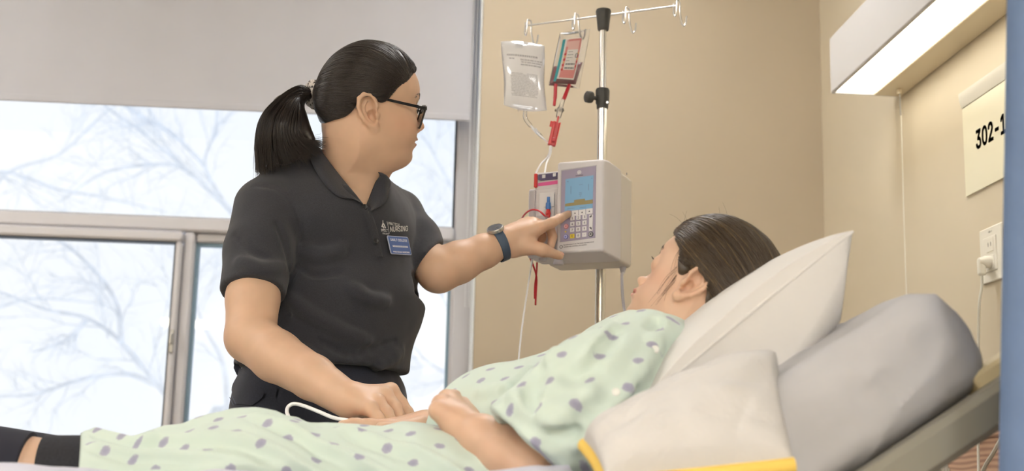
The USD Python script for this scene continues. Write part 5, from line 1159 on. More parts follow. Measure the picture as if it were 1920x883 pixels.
# black leggings below the gown, a bare gap, black socks and grey shoes
for y in (1.77, 1.95):
    kn_, an = V(-.47, y, .806), V(-.90, y+.01, .865)
    x1 = at(77, 840, 1.75)[0]; t1 = (x1-kn_[0])/(an[0]-kn_[0]); x2 = at(42, 840, 1.75)[0]; t2 = (x2-kn_[0])/(an[0]-kn_[0])
    obj('legging', tube([kn_+V(.20, 0, .0), kn_+V(.06, 0, .001), kn_, kn_+(an-kn_)*t1*.5, kn_+(an-kn_)*t1], [.049, .0480, .0475, .0470, .0470], 32), 'legging_black', PP)
    obj('sock', tube([kn_+(an-kn_)*t2, kn_+(an-kn_)*.5, an], [.0482, .0475, .037], 32), 'sock_black', PP)
    obj('shoe', tube(catmull([an+V(.01, 0, -.012), an+V(-.05, 0, -.012), an+V(-.085, 0, .03), an+V(-.09, 0, .10), an+V(-.085, 0, .15)], 5), np.r_[np.linspace(.036, .042, 11), np.linspace(.04, .026, 10)], 24), 'shoe_grey', PP)
# ------------------------------------------------------------------ the nurse, standing at the far side of the bed
skin('skin_nurse', (0.62, 0.405, 0.28), (0.50, 0.19, 0.17)); hairmat('hair_black', (0.020, 0.014, 0.012))
mat('polo_cloth', (0.026, 0.027, 0.036), 0.9, noise=(500, 0.25), bump=('weave', 900, 0.2, 0.0008), sheen_weight=0.12, sheen_roughness=0.6)
mat('trouser_cloth', (0.018, 0.021, 0.036), 0.9, noise=(400, 0.25), sheen_weight=0.15)
mat('button_dark', (0.012, 0.012, 0.014), 0.3); mat('shoe_black', (0.02, 0.02, 0.02), 0.5)
mat('stitch_blue', (0.10, 0.12, 0.17), 0.9)
NU = thing('person', 'person in a dark polo shirt and ponytail, pressing a key of the infusion pump', 'person', (-0.12, 2.58, 0))
HN = Head((-.1058, 2.40, 1.4914), (.956, .274, .104), (-.292, .917, .269), (-.022, -.287, .958), .99); HN.occ = .011
tf, tl = unit(V(.68, -.73, 0)), unit(V(.73, .68, 0)); RT = np.stack([tf, tl, V(0, 0, 1)], 1)
nbN = at(652, 348, 2.475); RS, LS = at(500, 392, 2.40), at(745, 405, 2.630)
elR_, wrR_ = at(470, 632, 2.285), at(655, 752, 2.115); elL_, wrL_ = at(822, 508, 2.525), at(945, 455, 2.548)
F = Field(); add_head(F, HN, jaw=1.16, cheek=1.0, ear_flare=0.02, ear_z=.003, brow=-.005, nose=1.06, ear_s=1.12)
F.cone(HN.w(-.018, 0, -.045), nbN, .055, .060, k=.035); F.ell(HN.w(.022, 0, -.088), np.array([.045, .045, .025]), HN.R, k=.03)
F.cone(nbN, at(620, 560, 2.53), .058, .08, k=.03); F.cone(nbN-V(0, 0, .06), RS, .04, .04, k=.02); F.cone(nbN-V(0, 0, .06), LS, .04, .038, k=.02)
F.ell(nbN-V(0, 0, .060)+tf*.015, (.055, .075, .045), RT, k=.03); F.cone(HN.w(.0, 0, -.075), at(684, 378, 2.452), .045, .026, k=.03)
F.chain([RS, at(478, 500, 2.345), at(474, 560, 2.318), elR_], [.043, .0435, .0470, .0435], k=.008)
F.chain([elR_, elR_*.72+wrR_*.28+V(0, 0, -.004), elR_*.35+wrR_*.65, wrR_], [.0440, .0435, .0365, .0285], k=.010)
F.chain([LS, at(780, 468, 2.580), elL_], [.038, .0405, .0420], k=.008)
F.chain([elL_, elL_*.70+wrL_*.30, elL_*.3+wrL_*.7, wrL_], [.0420, .0410, .0335, .0262], k=.010)
# right hand, closed over the patient's hand
mR = dict(i=at(733, 731, 2.150), m=at(722, 739, 2.122), r=at(707, 752, 2.097), p=at(694, 764, 2.075))
for q, r0 in (('i', .0135), ('m', .0135), ('r', .0130), ('p', .0125)): F.cone(wrR_+(mR[q]-wrR_)*.10+V(0, 0, .002), mR[q]+V(0, 0, -.002), .0205, r0, k=.014)
fR = dict(i=[(752, 756, 2.146), (764, 773, 2.140), (774, 789, 2.132)], m=[(741, 763, 2.110), (748, 780, 2.104), (746, 795, 2.100)], r=[(725, 774, 2.086), (731, 788, 2.080), (729, 801, 2.078)], p=[(710, 785, 2.066), (714, 796, 2.062), (711, 806, 2.062)])
FR3 = {q: [mR[q]]+[at(*x) for x in v] for q, v in fR.items()}
for q, P in FR3.items(): F.chain(P, np.array([.0118, .0103, .0094, .0080])*(0.92 if q == 'p' else 1.0), k=.005)
F.chain([wrR_+V(.012, .03, -.008), at(706, 775, 2.165), at(735, 792, 2.160)], [.016, .0125, .0095], k=.012)
# left hand: index finger on the soft key, thumb under the pump, the other fingers folded
key_pt = K+e1*face(1067, 403)[0]+V(0, 0, face(1067, 403)[1])
mL = dict(i=at(1011, 427, 2.535), m=at(1000, 419, 2.556), r=at(990, 418, 2.575), p=at(978, 422, 2.590))
for q, r0 in (('i', .0135), ('m', .0130), ('r', .0125), ('p', .0120)): F.cone(wrL_+(mL[q]-wrL_)*.12, mL[q], .0195, r0, k=.016)
F.ell(at(978, 448, 2.555), (.030, .020, .026), k=.02)
iL = [mL['i'], at(1036, 417, 2.530), key_pt*.45+at(1036, 417, 2.530)*.55-e2*.004, key_pt-e2*.0066]
F.chain(iL, [.0120, .0100, .0091, .0074], k=.005)
mLp = [mL['m'], at(1030, 424, 2.578), at(1036, 444, 2.580), at(1033, 462, 2.572)]; F.chain(mLp, [.0118, .0100, .0092, .0080], k=.005)
F.chain([mL['r'], at(1012, 424, 2.592), at(1016, 445, 2.594), at(1010, 460, 2.586)], [.0112, .0098, .0090, .0078], k=.005)
F.chain([mL['p'], at(994, 428, 2.602), at(998, 444, 2.602), at(994, 456, 2.596)], [.0105, .0090, .0082, .0070], k=.005)
tL = [wrL_+V(.02, .0, -.012), at(988, 462, 2.540), at(1018, 469, 2.532), at(1049, 479, 2.552)]
F.chain(tL, [.0175, .0150, .0112, .0088], k=.012)
bodyF = F; nv, nf = keep_main(body_mesh(F, .0023))
obj('body', (nv, nf), 'skin_nurse', NU, smooth=True, tint=head_tint(HN, nv))
for P, o_ in ((FR3['i'], V(.4, -.3, .8)), (FR3['m'], V(.5, -.6, .5)), (FR3['r'], V(.5, -.6, .5)), (FR3['p'], V(.4, -.7, .4))): nail_on(P[3], P[2], o_, .0080, NU)
nail_on(iL[3], iL[2], V(-.1, -.55, .8), .0074, NU); nail_on(tL[3], tL[2], V(.1, -.75, .5), .0088, NU)
add_eyes(HN, NU, (1, -.05, -.05))
for s in (-1, 1):
    strokes(HN, snap(F, HN, [(.1105, s*.012, .0285), (.1085, s*.022, .034), (.099, s*.035, .0365), (.086, s*.045, .031)]), .0022, NU, 'eyebrow', 'hair_black', 13+s, 80)
    lash = [(.0955, s*.0205, .0085), (.0990, s*.030, .0100), (.0955, s*.040, .0085), (.0905, s*.0445, .0065)]
    lash = snap(F, HN, lash, .0012)
    obj('eyelashes', tube(HN.ws(catmull(lash, 6)), [.0006]*3+[.0010]*13+[.0005]*3, 6), 'hair_black', NU)
# ---- hair drawn back to a tie
UH = PchipInterpolator([-.13, -.107, -.060, -.037, -.024, -.010, .004, .012, .034, .063, .085, .11], [-.040, -.036, -.012, .006, .028, .031, .021, .017, .037, .056, .072, .082])
tie = at(588, 177, 2.415); tdir = unit(at(560, 178, 2.40)-tie)
G = cap_field(HN, UH, .003, 5, .002, lambda G: (G.cone(HN.w(-.045, 0, .03), tie-tdir*.012, .034, .0145, k=.02), G.ell(HN.w(.020, 0, .062), np.array([.083, .067, .070])*.99, HN.R, k=.015)))
capN = keep_main(G.mesh(.0024)); obj('hair', capN, 'hair_black', NU, smooth=True)
rng = np.random.default_rng(8)
roots = [(.092, l, .078) for l in np.linspace(-.05, .05, 15)]+[V(f_, s*.070, float(UH(f_))+.004) for s in (-1, 1) for f_ in np.linspace(.008, .075, 14)]+[V(f_, s*.072, float(UH(f_))+.004) for s in (-1, 1) for f_ in np.linspace(-.10, -.03, 10)]+[V(.05, l, .12) for l in np.linspace(-.06, .06, 9)]
S = lobe_strands(HN, capN, [V(*r) for r in roots], tie, 2800, rng, .05, lift=(.0002, .0016), center=(-.01, 0, .035))
curves('strand', S, [np.r_[np.full(12, .0008), .0006, .0004] for _ in S], 'hair_black', NU)
# ponytail: a full core with strands over it
core = [tie+tdir*.011, at(562, 178, 2.40), at(540, 205, 2.39), at(530, 245, 2.385), (at(532, 282, 2.385))]
Gp = Field(); Gp.chain(core, [.0100, .0135, .028, .036, .028], k=.012); Gp.cone(at(556, 225, 2.385), at(582, 262, 2.385), .022, .010, k=.012); Gp.cone(at(518, 245, 2.385), at(500, 296, 2.385), .024, .008, k=.012); Gp.cone(at(540, 262, 2.385), at(552, 288, 2.385), .022, .010, k=.012)
Gp.disp(lambda P: noise3(P*np.array([1, 1, .35]), 70, 9)*.004)
obj('ponytail', Gp.mesh(.003), 'hair_black', NU, smooth=True)
S = []; Cc = catmull(core, 6)
ends = [(484, 322), (492, 316), (505, 314), (520, 308), (540, 304), (560, 299), (580, 292), (596, 280), (606, 268)]
for k in range(2400):
    a = rng.uniform(0, 2*PI); w_ = math.sqrt(rng.uniform(.35, 1)); e0 = rng.uniform(0, len(ends)-1.01); i_ = int(e0); ex_ = np.array(ends[i_])+(np.array(ends[i_+1])-np.array(ends[i_]))*(e0-i_)+rng.normal(size=2)*np.array([5, 6])+np.array([0, 2])
    lat = (e0/(len(ends)-1)-.5)*2; dep = math.sin(a)*w_
    p0 = tie+tdir*.006+V(math.cos(a)*.002, dep*.013, math.sin(a+1)*.0125*w_)
    sgn = lat
    mid1 = at(560+sgn*4, 176+sgn*15, 2.40+dep*.024); mid2 = at(532+sgn*34, 212+sgn*8, 2.388+dep*.042); mid3 = at(524+sgn*46, 256+sgn*0, 2.385+dep*.044); en = at(ex_[0], ex_[1], 2.385+dep*.03)
    S.append(catmull([p0, mid1, mid2, mid3, en], 4))
curves('ponytail_strand', S, [np.linspace(.0009, .0003, len(s)) for s in S], 'hair_black', NU)
fly = [HN.ws(np.array([r0+V(-.02*t+b1*t*t, b2*t, .012*t-.006*t*t) for t in np.linspace(0, 1, 8)])) for r0, b1, b2 in [(V(rng.uniform(.03, .088), rng.uniform(-.05, .03), 0), rng.normal()*.01, rng.normal()*.01) for _ in range(45)] for r0 in [V(r0[0], r0[1], .1335-max(0, r0[0])**2*6.0-r0[1]**2*7)]]
curves('loose_strand', fly, [np.linspace(.0005, .0002, len(s)) for s in fly], 'hair_black', NU)
# hair tie
M['hair_tie_cloth'] = usdkit.material(stage, '/World/Looks/hair_tie_cloth', {'tc': ('texture_coordinate', {}), 'v': ('voronoi_texture', {'scale': 150.0}), 'r': ('rgb_ramp', {'ramp': [(0.0, (0.03, 0.028, 0.03)), (0.32, (0.05, 0.045, 0.045)), (0.42, (0.50, 0.46, 0.43)), (1.0, (0.62, 0.58, 0.55))]}), 'p': ('principled_bsdf', {'roughness': 0.8})},
    [('tc.object', 'v.vector'), ('v.distance', 'r.fac'), ('r.color', 'p.base_color')], surface='p.BSDF')
tx_ = unit(np.cross(tdir, (0, 0, 1))); ty_ = np.cross(tdir, tx_); pr_ = []
for a in np.linspace(0, 2*PI, 49)[:-1]: pr_.append(tie+(tx_*math.cos(a)*.0175+ty_*math.sin(a)*.0175)+tdir*.002*math.sin(a*9))
obj('hair_tie', tube(pr_, [.0102+.0018*math.sin(a*11) for a in np.linspace(0, 2*PI, 49)[:-1]], 12, close=True), 'hair_tie_cloth', NU, label='speckled cloth hair tie round the ponytail')
# ---- polo shirt
S_ = Field()
S_.ell(at(632, 478, 2.545), (.128, .172, .165), RT, k=.06); S_.ell(at(642, 560, 2.53)+tf*.03, (.115, .160, .10), RT, k=.06); S_.ell(at(612, 640, 2.535), (.140, .168, .15), RT, k=.06); S_.ell(at(600, 735, 2.535), (.148, .176, .13), RT, k=.06)
S_.cone(nbN-V(0, 0, .022), RS+V(.02, 0, .0), .055, .052, k=.06); S_.cone(nbN-V(0, 0, .022), LS, .050, .050, k=.06)
S_.chain([at(598, 304, 2.44), at(560, 316, 2.43), at(515, 343, 2.415)], [.018, .022, .030], k=.04); S_.ell(nbN-V(0, 0, .075)+tf*.01, (.085, .13, .075), RT, k=.06)
shR_h, shL_h = at(474, 549, 2.325), at(797, 496, 2.545)
S_.chain([RS, at(486, 470, 2.366), shR_h+(shR_h-RS)*.05], [.062, .0615, .0575], k=.012); S_.chain([LS, at(778, 455, 2.585), shL_h+V(.006, -.001, -.004)], [.053, .0535, .0510], k=.012)
for h_, s0_, el in ((shR_h, RS, elR_), (shL_h, LS, elL_)):
    n_ = unit((h_-s0_)*.5+(el-h_)*.5) if s0_ is RS else unit(V(.83, -.12, -.54)); o_ = cols(n_, np.cross(n_, (0, 1, 0)), np.cross(n_, np.cross(n_, (0, 1, 0))))
    S_.box(h_+n_*.04, (.04, .066, .066), .002, o_, k=.004, mode='s'); S_.cone(h_+n_*.035, h_+n_*.06, .0525 if s0_ is RS else .0490, k=.004, mode='s')
zh = at(600, 692, 2.52)[2]; S_.box(V(-.1, 2.55, zh-.15), (.4, .4, .15), .002, k=.006, mode='s')
S_.cone(HN.w(-.015, 0, -.06), nbN+V(0, 0, .0), .056, .061, k=.008, mode='s'); S_.cone(nbN+V(0, 0, .0)+tf*.03, at(687, 372, 2.40), .036, .017, k=.010, mode='s'); S_.cone(nbN+tf*.03, at(668, 357, 2.40), .036, .020, k=.006, mode='s'); S_.cone(nbN+tf*.02, at(648, 334, 2.395), .040, .020, k=.006, mode='s'); S_.cone(at(668, 357, 2.40), at(685, 376, 2.40), .020, .013, k=.006, mode='s')
Sb = Field(); Sb.ops = list(S_.ops)
def marchN(F, px, py, y0, y1, n=70, lift=0.0):
    px, py = np.asarray(px, float), np.asarray(py, float); d = _f+_r*((px-960)/FPX)[:, None]-_u*((py-441.5)/FPX)[:, None]; ys = np.linspace(y0, y1, n)
    t = ys[None]/d[:, 1:2]; P = CAM+d[:, None]*t[..., None]; D = Field.eval(F.ops, P.reshape(-1, 3)).reshape(len(px), n); ins = D < 0
    k = np.where(ins.any(1), ins.argmax(1), np.argmin(D, 1)); k = np.clip(k, 1, n-1); i = np.arange(len(px)); a, b = D[i, k-1], D[i, k]
    s = np.clip(np.where(a != b, a/np.where(a == b, 1, a-b), 0), 0, 1); q = P[i, k-1]+(P[i, k]-P[i, k-1])*s[:, None]
    return q-d/np.linalg.norm(d, axis=1)[:, None]*lift
def groove_on(Fd, base, pts, r_, y0, y1, k=.010, mode='s'):
    P = catmull(np.array([(*p, 0) for p in pts], float), 4); Fd.chain(list(marchN(base, P[:, 0], P[:, 1], y0, y1)), r_, k=k, mode=mode)
groove_on(S_, Sb, [(478, 346), (515, 352), (546, 382), (562, 425), (562, 480), (540, 548)], .0022, 2.2, 2.75, .006)           # armhole seam
groove_on(S_, Sb, [(421, 527), (470, 534), (528, 549)], .0014, 2.2, 2.6, .003)                                              # sleeve hem stitching
for pts, r_, m_ in (([(566, 470), (600, 478), (640, 470)], .0032, 'u'), ([(560, 500), (590, 516), (640, 512)], .0032, 's'), ([(545, 560), (585, 590), (640, 620), (690, 640)], .0032, 'u'), 
                    ([(560, 650), (620, 690), (700, 690), (750, 660)], .0032, 'u'), ([(600, 640), (660, 665), (740, 640)], .0032, 's'), ([(440, 440), (470, 470), (500, 480)], .0032, 's'), ([(450, 490), (490, 505), (530, 500)], .0032, 'u'), ([(520, 420), (540, 470), (545, 520)], .0032, 's'), ([(660, 540), (690, 560), (725, 565)], .0032, 'u')):
    groove_on(S_, Sb, pts, r_, 2.2, 2.8, .020 if m_ == 'u' else .010, m_)
S_.disp(lambda P: noise3(P*np.array([1, 1, .7]), 13, 41)*.007)
shv = keep_main(S_.mesh(.0036)); ps = obj('polo_shirt', shv, 'polo_cloth', NU, smooth=True)
def patch(Fd, L, R_, nu, nv, y0, y1, lift, th, smoothp=4):
    """a strip of cloth laid on a field's surface, its two edges given as photo pixel polylines"""
    a = catmull(np.array([(*p, 0) for p in L], float), smoothp)[:, :2]; b = catmull(np.array([(*p, 0) for p in R_], float), smoothp)[:, :2]
    rs = lambda c: np.stack([np.interp(np.linspace(0, 1, nv), np.linspace(0, 1, len(c)), c[:, j]) for j in (0, 1)], 1)
    a, b = rs(a), rs(b); t = np.linspace(0, 1, nu)[None, :, None]; g = (a[:, None]*(1-t)+b[:, None]*t).reshape(-1, 2)
    A_, B_ = marchN(Fd, g[:, 0], g[:, 1], y0, y1, lift=lift), marchN(Fd, g[:, 0], g[:, 1], y0, y1, lift=lift-th); return shell(A_, B_, nu, nv)
def shell(A_, B_, nu, nv):
    i, k = np.meshgrid(np.arange(nv-1), np.arange(nu-1), indexing='ij'); a = (i*nu+k).ravel(); f = np.stack([a, a+1, a+nu+1, a+nu], 1); n = nu*nv
    e = [(k, k+1) for k in range(nu-1)]+[(nu*(nv-1)+k+1, nu*(nv-1)+k) for k in range(nu-1)]+[((k+1)*nu, k*nu) for k in range(nv-1)]+[(k*nu+nu-1, (k+1)*nu+nu-1) for k in range(nv-1)]
    q = np.vstack([f[:, ::-1], f+n, np.array([(x, y, y+n, x+n) for x, y in e])])
    m = trimesh.Trimesh(np.vstack([A_, B_]), np.vstack([q[:, [0, 1, 2]], q[:, [0, 2, 3]]]), process=False); return flip(m)
pl = patch(S_, [(680, 391), (691, 428), (699, 460), (702, 482)], [(694, 387), (706, 425), (714, 458), (718, 481)], 6, 16, 2.25, 2.75, .0030, .0035)
obj('placket', pl, 'polo_cloth', ps, smooth=50)
for px, py in ((684, 388), (705, 452)):
    c = marchN(S_, [px], [py], 2.25, 2.75, lift=.0042)[0]; n_ = unit(V(.35, -.9, .1)); x_ = unit(np.cross(n_, (0, 0, 1)))
    obj('button', put(lathe([(0, -.002), (.0052, -.002), (.0056, .0005), (.0045, .0014), (.003, .0008), (0, .0008)], 18), frame_mat(c, x_, np.cross(n_, x_), n_)), 'button_dark', ps)
# collar: upper rail against the neck, lower rail on the shirt
def rail(pts, Fd, y0, y1, lift): P = np.array(pts, float); return marchN(Fd, P[:, 0], P[:, 1], y0, y1, lift=lift)
Un = rail([(684, 386), (667, 364), (648, 342), (632, 322), (615, 300), (602, 281)], bodyF, 2.2, 2.7, .005)
Ln = rail([(676, 379), (659, 373), (636, 369), (612, 350), (594, 325), (582, 301)], S_, 2.2, 2.7, .007)
Uf = rail([(712, 324), (705, 342), (697, 362), (687, 386)], bodyF, 2.3, 2.8, .005); Lf = rail([(727, 343), (728, 362), (721, 382), (692, 397)], S_, 2.3, 2.85, .007)
cb = nbN+V(0, 0, .02)
def back_arc(a, b, r, z):
    out = []
    for t in np.linspace(.2, .8, 5):
        p = a*(1-t)+b*t; d = p-cb; d[2] = 0; bk_ = V(-.55, .83, 0); p = p+bk_*r*math.sin(t*PI)+V(0, 0, z*math.sin(t*PI)); out.append(p)
    return out
Ub = back_arc(Un[-1], Uf[0], .055, .02); Lb = back_arc(Ln[-1], Lf[0], .085, .0)
U_, L__ = catmull(list(Un)+Ub+list(Uf), 5), catmull(list(Ln)+Lb+list(Lf), 5); nvv = len(U_); rows_ = []
for k in range(nvv):
    o_ = (U_[k]+L__[k])/2-(cb-V(0, 0, .03)); o_ = unit(o_)
    for t in np.linspace(0, 1, 7): rows_.append(U_[k]*(1-t)+L__[k]*t+o_*(.010*math.sin(t*PI)**.7))
A_ = np.array(rows_); Nn = trimesh.Trimesh(*(A_, np.zeros((0, 3), int)), process=False)
O_ = np.repeat(np.array([unit((U_[k]+L__[k])/2-(cb-V(0, 0, .03))) for k in range(nvv)]), 7, 0)
obj('collar', shell(A_, A_-O_*.0024, 7, nvv), 'polo_cloth', ps, smooth=50)
# embroidery on the chest, laid on the cloth
mat('embroidery_white', (0.62, 0.61, 0.60), 0.8)
def on_shirt(text, p0, p1, hpx, m, parent, name='embroidery', lift=.0016, bold=True, skew=0.0):
    g_ = meshkit.text_mesh(text, 1.0, .1, bold); v, f, _ = meshkit.arrays(g_); p0, p1 = np.array(p0, float), np.array(p1, float); ex = (p1-p0)/v[:, 0].max(); ey = np.array([skew*hpx, -hpx])
    px = p0+v[:, :1]*ex+v[:, 1:2]*ey; hi = v[:, 2] > .05
    A_ = marchN(S_, px[:, 0], px[:, 1], 2.25, 2.85, n=60); d = unit(CAM-A_.mean(0)); return obj(name, (A_+d*np.where(hi, lift, lift*.3)[:, None], f), m, parent, smooth=False)
on_shirt('PRACTICAL', (728, 421), (750, 424.5), 5.0, 'embroidery_white', ps); on_shirt('NURSING', (731, 434.5), (765, 433), 9.5, 'embroidery_white', ps, bold=True)
on_shirt('SAULT', (714, 433.5), (727, 434.5), 4.5, 'embroidery_white', ps); on_shirt('COLLEGE', (717, 438.5), (729, 440), 2.6, 'embroidery_white', ps)
obj('embroidery', patch(S_, [(725.2, 415), (727.8, 427), (729.6, 438)], [(726.0, 415), (728.6, 427), (730.4, 438)], 2, 8, 2.25, 2.85, .0016, .001), 'embroidery_white', ps, smooth=False)
for L_, R_ in (([(717.5, 413), (717.2, 420)], [(718.6, 413), (719.0, 420)]), ([(715, 425), (717, 419)], [(717.2, 426.5), (719, 420.5)]), ([(718.5, 419), (722, 428)], [(720, 418.5), (724, 427.5)]), ([(717.4, 424), (719, 428.5)], [(719.2, 423.5), (721, 428)]), ([(714.5, 429.0), (722, 430)], [(714.5, 430.2), (722, 431.2)])):
    obj('embroidery', patch(S_, L_, R_, 2, 4, 2.25, 2.85, .0016, .001), 'embroidery_white', ps, smooth=False)
# ---- trousers, shoes
Tf = Field(); hipc = at(596, 775, 2.535)
Tf.ell(hipc+V(.006, 0, .03), (.140, .178, .12), RT, k=.05); Tf.ell(hipc-V(0, 0, .07)-tf*.01, (.145, .178, .12), RT, k=.06)
for s in (-1, 1):
    a_ = hipc-V(0, 0, .12)+tl*s*.09; kn2 = V(a_[0], a_[1]+.02, .48); fo = V(a_[0]+.01, a_[1]+.03, .07); Tf.chain([a_, kn2, fo], [.098, .070, .060], k=.05)
Tf.box(V(-.1, 2.55, zh+.03+.15), (.4, .4, .15), .002, k=.004, mode='s'); Tf.box(V(-.1, 2.55, -.055), (.5, .5, .1), .002, k=.004, mode='s')
Tf.disp(lambda P: noise3(P*np.array([1, 1, .8]), 12, 77)*.010)
tr_ = obj('trousers', Tf.mesh(.006), 'trouser_cloth', NU, smooth=True)
obj('waistband', patch(Tf, [(441, 672), (452, 690), (480, 710), (520, 728)], [(438, 690), (448, 708), (476, 728), (516, 746)], 5, 16, 2.25, 2.75, .003, .004), 'trouser_cloth', tr_, smooth=50)
obj('pocket', patch(Tf, [(446, 702), (434, 728), (441, 757)], [(486, 720), (494, 742), (472, 760)], 8, 10, 2.25, 2.75, .004, .004), 'trouser_cloth', tr_, smooth=50)
obj('pocket_stitching', [patch(Tf, [(430, 745), (437, 760)], [(431.2, 744.5), (438.2, 759.5)], 2, 6, 2.25, 2.75, .005, .001), patch(Tf, [(434, 742), (441, 757)], [(435.2, 741.5), (442.2, 756.5)], 2, 6, 2.25, 2.75, .005, .001)], 'stitch_blue', tr_, smooth=False, kind='stuff')
for s in (-1, 1):
    a_ = hipc-V(0, 0, .12)+tl*s*.09; fo = V(a_[0]+.01, a_[1]+.03, 0); g_ = Field(); g_.chain([fo+V(0, 0, .045)-tf*.05, fo+V(0, 0, .04)+tf*.06, fo+V(0, 0, .034)+tf*.15], [.042, .040, .032], k=.02); g_.box(fo+V(0, 0, -.05), (.4, .4, .05), .001, k=.002, mode='s')
    obj('shoe', g_.mesh(.006), 'shoe_black', NU, smooth=60)
# ------------------------------------------------------------------ what she wears and carries: glasses, watch, badge
def headpx(H, px, py, l):
    d = ray(px, py); n = H.R[:, 1]; o = H.o+n*l*H.sc; t = ((o-CAM)@n)/(d@n); return H.loc((CAM+d*t)[None])[0]
mat('frame_black', (0.012, 0.012, 0.013), 0.25); mat('temple_grey', (0.30, 0.29, 0.28), 0.3)
glass('lens_glass', (0.96, 0.97, 0.98), 1.5)
GL = thing('glasses', 'black framed glasses on the nose of the person pressing the pump', 'glasses', HN.w(.11, 0, .005))
t0, t1, t2, t3 = headpx(HN, 796, 203, -.071), headpx(HN, 753, 193, -.074), headpx(HN, 708, 185, -.079), headpx(HN, 668, 202, -.079)
uT, uB = t0[2]+.004, headpx(HN, 787, 240, -.05)[2]; ft = .1135
def lens_outline(s, r_=.009):
    w_, h_ = .051, uT-uB; return [(s*.0345+x*1.0, (uT+uB)/2+y) for x, y in rrect(w_, h_, r_)]
def lf_(l, u=None): return ft-.0045*(abs(l)/.06)**2*1.6-(0 if u is None else .30*(uT-u))
for s in (-1, 1):
    ol = lens_outline(s); obj('rim', tube([HN.w(lf_(l, u_), l, u_) for l, u_ in ol], .0019, 8, close=True), 'frame_black', GL)
    from shapely.geometry import Polygon
    pm_ = trimesh.creation.extrude_polygon(Polygon(ol).buffer(-.0008), .0015, engine='earcut'); obj('lens', (HN.ws(np.stack([np.array([lf_(l, u_) for l, u_ in pm_.vertices[:, :2]])-.0008+pm_.vertices[:, 2], pm_.vertices[:, 0], pm_.vertices[:, 1]], 1)), pm_.faces), 'lens_glass', GL)
    pts = [(lf_(.06)-.001, s*.0605, t0[2]), (lf_(.06)-.006, s*.070, t0[2]), (t1[0], s*.0745, t1[2]), (t2[0]+.012, s*.0785, t2[2]), (t2[0]+.002, s*.0765, t2[2])]
    cv = catmull(pts, 6); n_ = len(cv); vv = []
    for k, p in enumerate(cv):
        hh_ = .0030-.0010*k/n_
        for dl, du in ((-.0011, -hh_), (.0011, -hh_), (.0011, hh_), (-.0011, hh_)): vv.append(HN.w(p[0], p[1]+dl, p[2]+du))
    ff = [(k*4+a, k*4+(a+1) % 4, k*4+4+(a+1) % 4, k*4+4+a) for k in range(n_-1) for a in range(4)]+[(3, 2, 1, 0), (n_*4-4, n_*4-3, n_*4-2, n_*4-1)]
    tmn = trimesh.Trimesh(np.array(vv), np.array([x for f in ff for x in ((f[0], f[1], f[2]), (f[0], f[2], f[3]))]), process=False); tmn = flip(tmn)
    obj('temple', tmn, 'frame_black', GL, smooth=30)
    obj('temple_tip', tube([HN.w(t2[0]+.002, s*.0760, t2[2]), HN.w((t2[0]*.5+t3[0]*.5), s*.0700, t2[2]*.6+t3[2]*.4), HN.w(t3[0], s*.0745, t3[2])], [.0017, .0019, .0022], 8), 'temple_grey', GL, label='grey temple tip behind the ear')
obj('bridge', tube(catmull([HN.w(ft, -.0095, uT-.010), HN.w(ft+.002, 0, uT-.008), HN.w(ft, .0095, uT-.010)], 6), .0019, 8), 'frame_black', GL)
for s in (-1, 1): obj('nose_pad', put(trimesh.creation.icosphere(1, .0024), frame_mat(HN.w(ft-.006, s*.0095, uT-.020), (1, 0, 0), (0, 1, 0), (0, 0, 1.6))), 'lens_glass', GL)
# wrist watch
mat('watch_blue', (0.055, 0.085, 0.135), 0.55); mat('watch_case', (0.50, 0.49, 0.47), 0.25, metallic=0.9); mat('watch_dial', (0.10, 0.11, 0.14), 0.25, coat_weight=0.5)
fa = unit(wrL_-elL_); wc = at(937, 459, 2.548); n0 = unit(V(-.15, -.50, .82)-fa*(V(-.15, -.50, .82)@fa)); b0_ = np.cross(fa, n0)
WT = thing('wrist_watch', 'round wrist watch with a dark blue strap on the arm reaching to the pump', 'watch', wc)
vv = []; na_ = 56
for a in np.linspace(0, 2*PI, na_, endpoint=False):
    rr_ = .0318+.0012*math.cos(2*a); hw = .0100-.0022*(1-math.cos(a))*.5
    for du, dr in ((-hw, 0), (-hw+.001, .0018), (hw-.001, .0018), (hw, 0), (hw-.001, -.0006), (-hw+.001, -.0006)): vv.append(wc+(n0*math.cos(a)+b0_*math.sin(a))*(rr_+dr)+fa*du)
ff = [(k*6+a, k*6+(a+1) % 6, ((k+1) % na_)*6+(a+1) % 6, ((k+1) % na_)*6+a) for k in range(na_) for a in range(6)]
tmn = trimesh.Trimesh(np.array(vv), np.array([x for f in ff for x in ((f[0], f[1], f[2]), (f[0], f[2], f[3]))]), process=False); tmn = flip(tmn)
obj('strap', tmn, 'watch_blue', WT, smooth=40)
Tw = frame_mat(wc+n0*.0325, fa, b0_, n0)
obj('case', put(lathe([(0, -.001), (.0155, -.001), (.0172, .001), (.0172, .0055), (.0160, .0070), (.0148, .0072), (.0146, .0060), (0, .0060)], 40), Tw), 'watch_case', WT)
obj('dial', put(lathe([(0, .0061), (.0146, .0061), (.0146, .0066), (0, .0066)], 36), Tw), 'watch_dial', WT)
obj('watch_hand', put(cbox((-.0005, 0, .0067), (.0005, .0095, .0071), .0001), Tw), 'watch_case', WT, smooth=False); obj('watch_hand', put(cbox((0, -.0006, .0067), (.0065, .0006, .0071), .0001), Tw), 'watch_case', WT, smooth=False)
obj('crown', put(cbox((-.0015, .0170, .001), (.0015, .0195, .0045), .0005), Tw), 'watch_case', WT); obj('buckle', put(cbox((-.009, -.006, 0), (.009, .006, .002), .0006), frame_mat(wc-n0*.0330, fa, b0_, -n0)), 'watch_blue', WT)
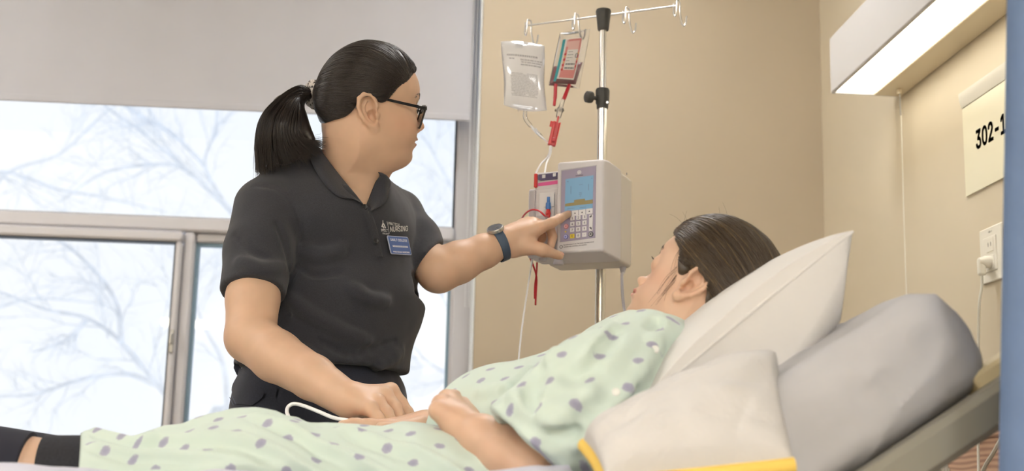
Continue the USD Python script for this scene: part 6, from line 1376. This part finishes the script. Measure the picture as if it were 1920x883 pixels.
# name badge
mat('badge_blue', (0.085, 0.16, 0.42), 0.3); mat('badge_rim', (0.45, 0.50, 0.66), 0.3); mat('badge_white', (0.66, 0.69, 0.78), 0.4)
bc = np.array([(724.4, 441.4), (763.3, 444), (770.6, 478.6), (732.5, 476.2)]); q = marchN(S_, bc[:, 0], bc[:, 1], 2.25, 2.85); co, *_ = np.linalg.lstsq(np.c_[q[:, 0]-q[:, 0].mean(), q[:, 2]-q[:, 2].mean(), np.ones(4)], q[:, 1], rcond=None); pn = unit(V(co[0], -1, co[1])); po = q.mean(0)+pn*.0062
def onplane(px, py): d = ray(px, py); return CAM+d*(((po-CAM)@pn)/(d@pn))
c4 = np.array([onplane(*p) for p in bc]); bx_ = unit((c4[1]-c4[0])+(c4[2]-c4[3])); by_ = unit((c4[0]-c4[3])+(c4[1]-c4[2])); bo = c4.mean(0); bw, bh = np.linalg.norm(c4[1]-c4[0]), np.linalg.norm(c4[0]-c4[3])
Tb = frame_mat(bo, bx_, by_, pn)
BD = thing('name_badge', 'blue and white name badge pinned on the dark polo shirt', 'name badge', bo)
obj('rim', put(poly_prism(rrect(bw, bh, .004), .0018), Tb), 'badge_rim', BD, smooth=False); obj('face', put(poly_prism(rrect(bw-.003, bh-.003, .003), .0022), Tb), 'badge_blue', BD, smooth=False)
for yy_ in (bh*.29, -bh*.02, -bh*.32): obj('pale_band', put(poly_prism([(x, y+yy_) for x, y in rrect(bw*.84, bh*.15, .0008)], .0003), frame_mat(bo+pn*.0021, bx_, by_, pn)), 'badge_white' if 0 else 'badge_blue', BD, smooth=False)
for t_, yy_, hh_, ww_ in (('SAULT COLLEGE', .22, .0048, .82), ('PRACTICAL NURSING', -.40, .0030, .80)):
    g_ = meshkit.text_mesh(t_, hh_, .0003, True); k_ = bw*ww_/g_.bounds[1][0]; obj('lettering', put(g_, frame_mat(bo+pn*.0024-bx_*bw*ww_/2+by_*bh*yy_, bx_*k_, by_, pn)), 'badge_white', BD, smooth=False)
rb_ = np.random.default_rng(4); xx_, bars = -bw*.36, []
while xx_ < bw*.36:
    ww_ = rb_.uniform(.0012, .0026); bars.append(put(cbox((xx_, -.0018, 0), (min(xx_+ww_, bw*.38), .0018, .0003), .0001), frame_mat(bo+pn*.0024-by_*bh*.06, bx_, by_, pn))); xx_ += ww_+.0007
obj('name_line', bars, 'badge_white', BD, kind='stuff', label='unreadable white name line')
# white sensor cable looping out from under the joined hands
P = catmull([at(652, 788, 2.055), at(625, 783, 2.07), at(598, 772, 2.09), at(570, 761, 2.11), at(552, 757, 2.12), at(541, 762, 2.12), at(538, 772, 2.11), at(542, 784, 2.09), at(545, 800, 2.05)], 8)
T = thing('sensor_cable', 'white finger sensor cable looping over the gown by the joined hands', 'cable', P[0])
obj('cord', tube(P, .0031, 10), 'tube_white', T); obj('finger_clip', tube(catmull([at(650, 789, 2.055), at(664, 793, 2.05), at(676, 796, 2.045)], 5), [.004]*4+[.0075]*4+[.008]*3, 12), 'tube_white', T)
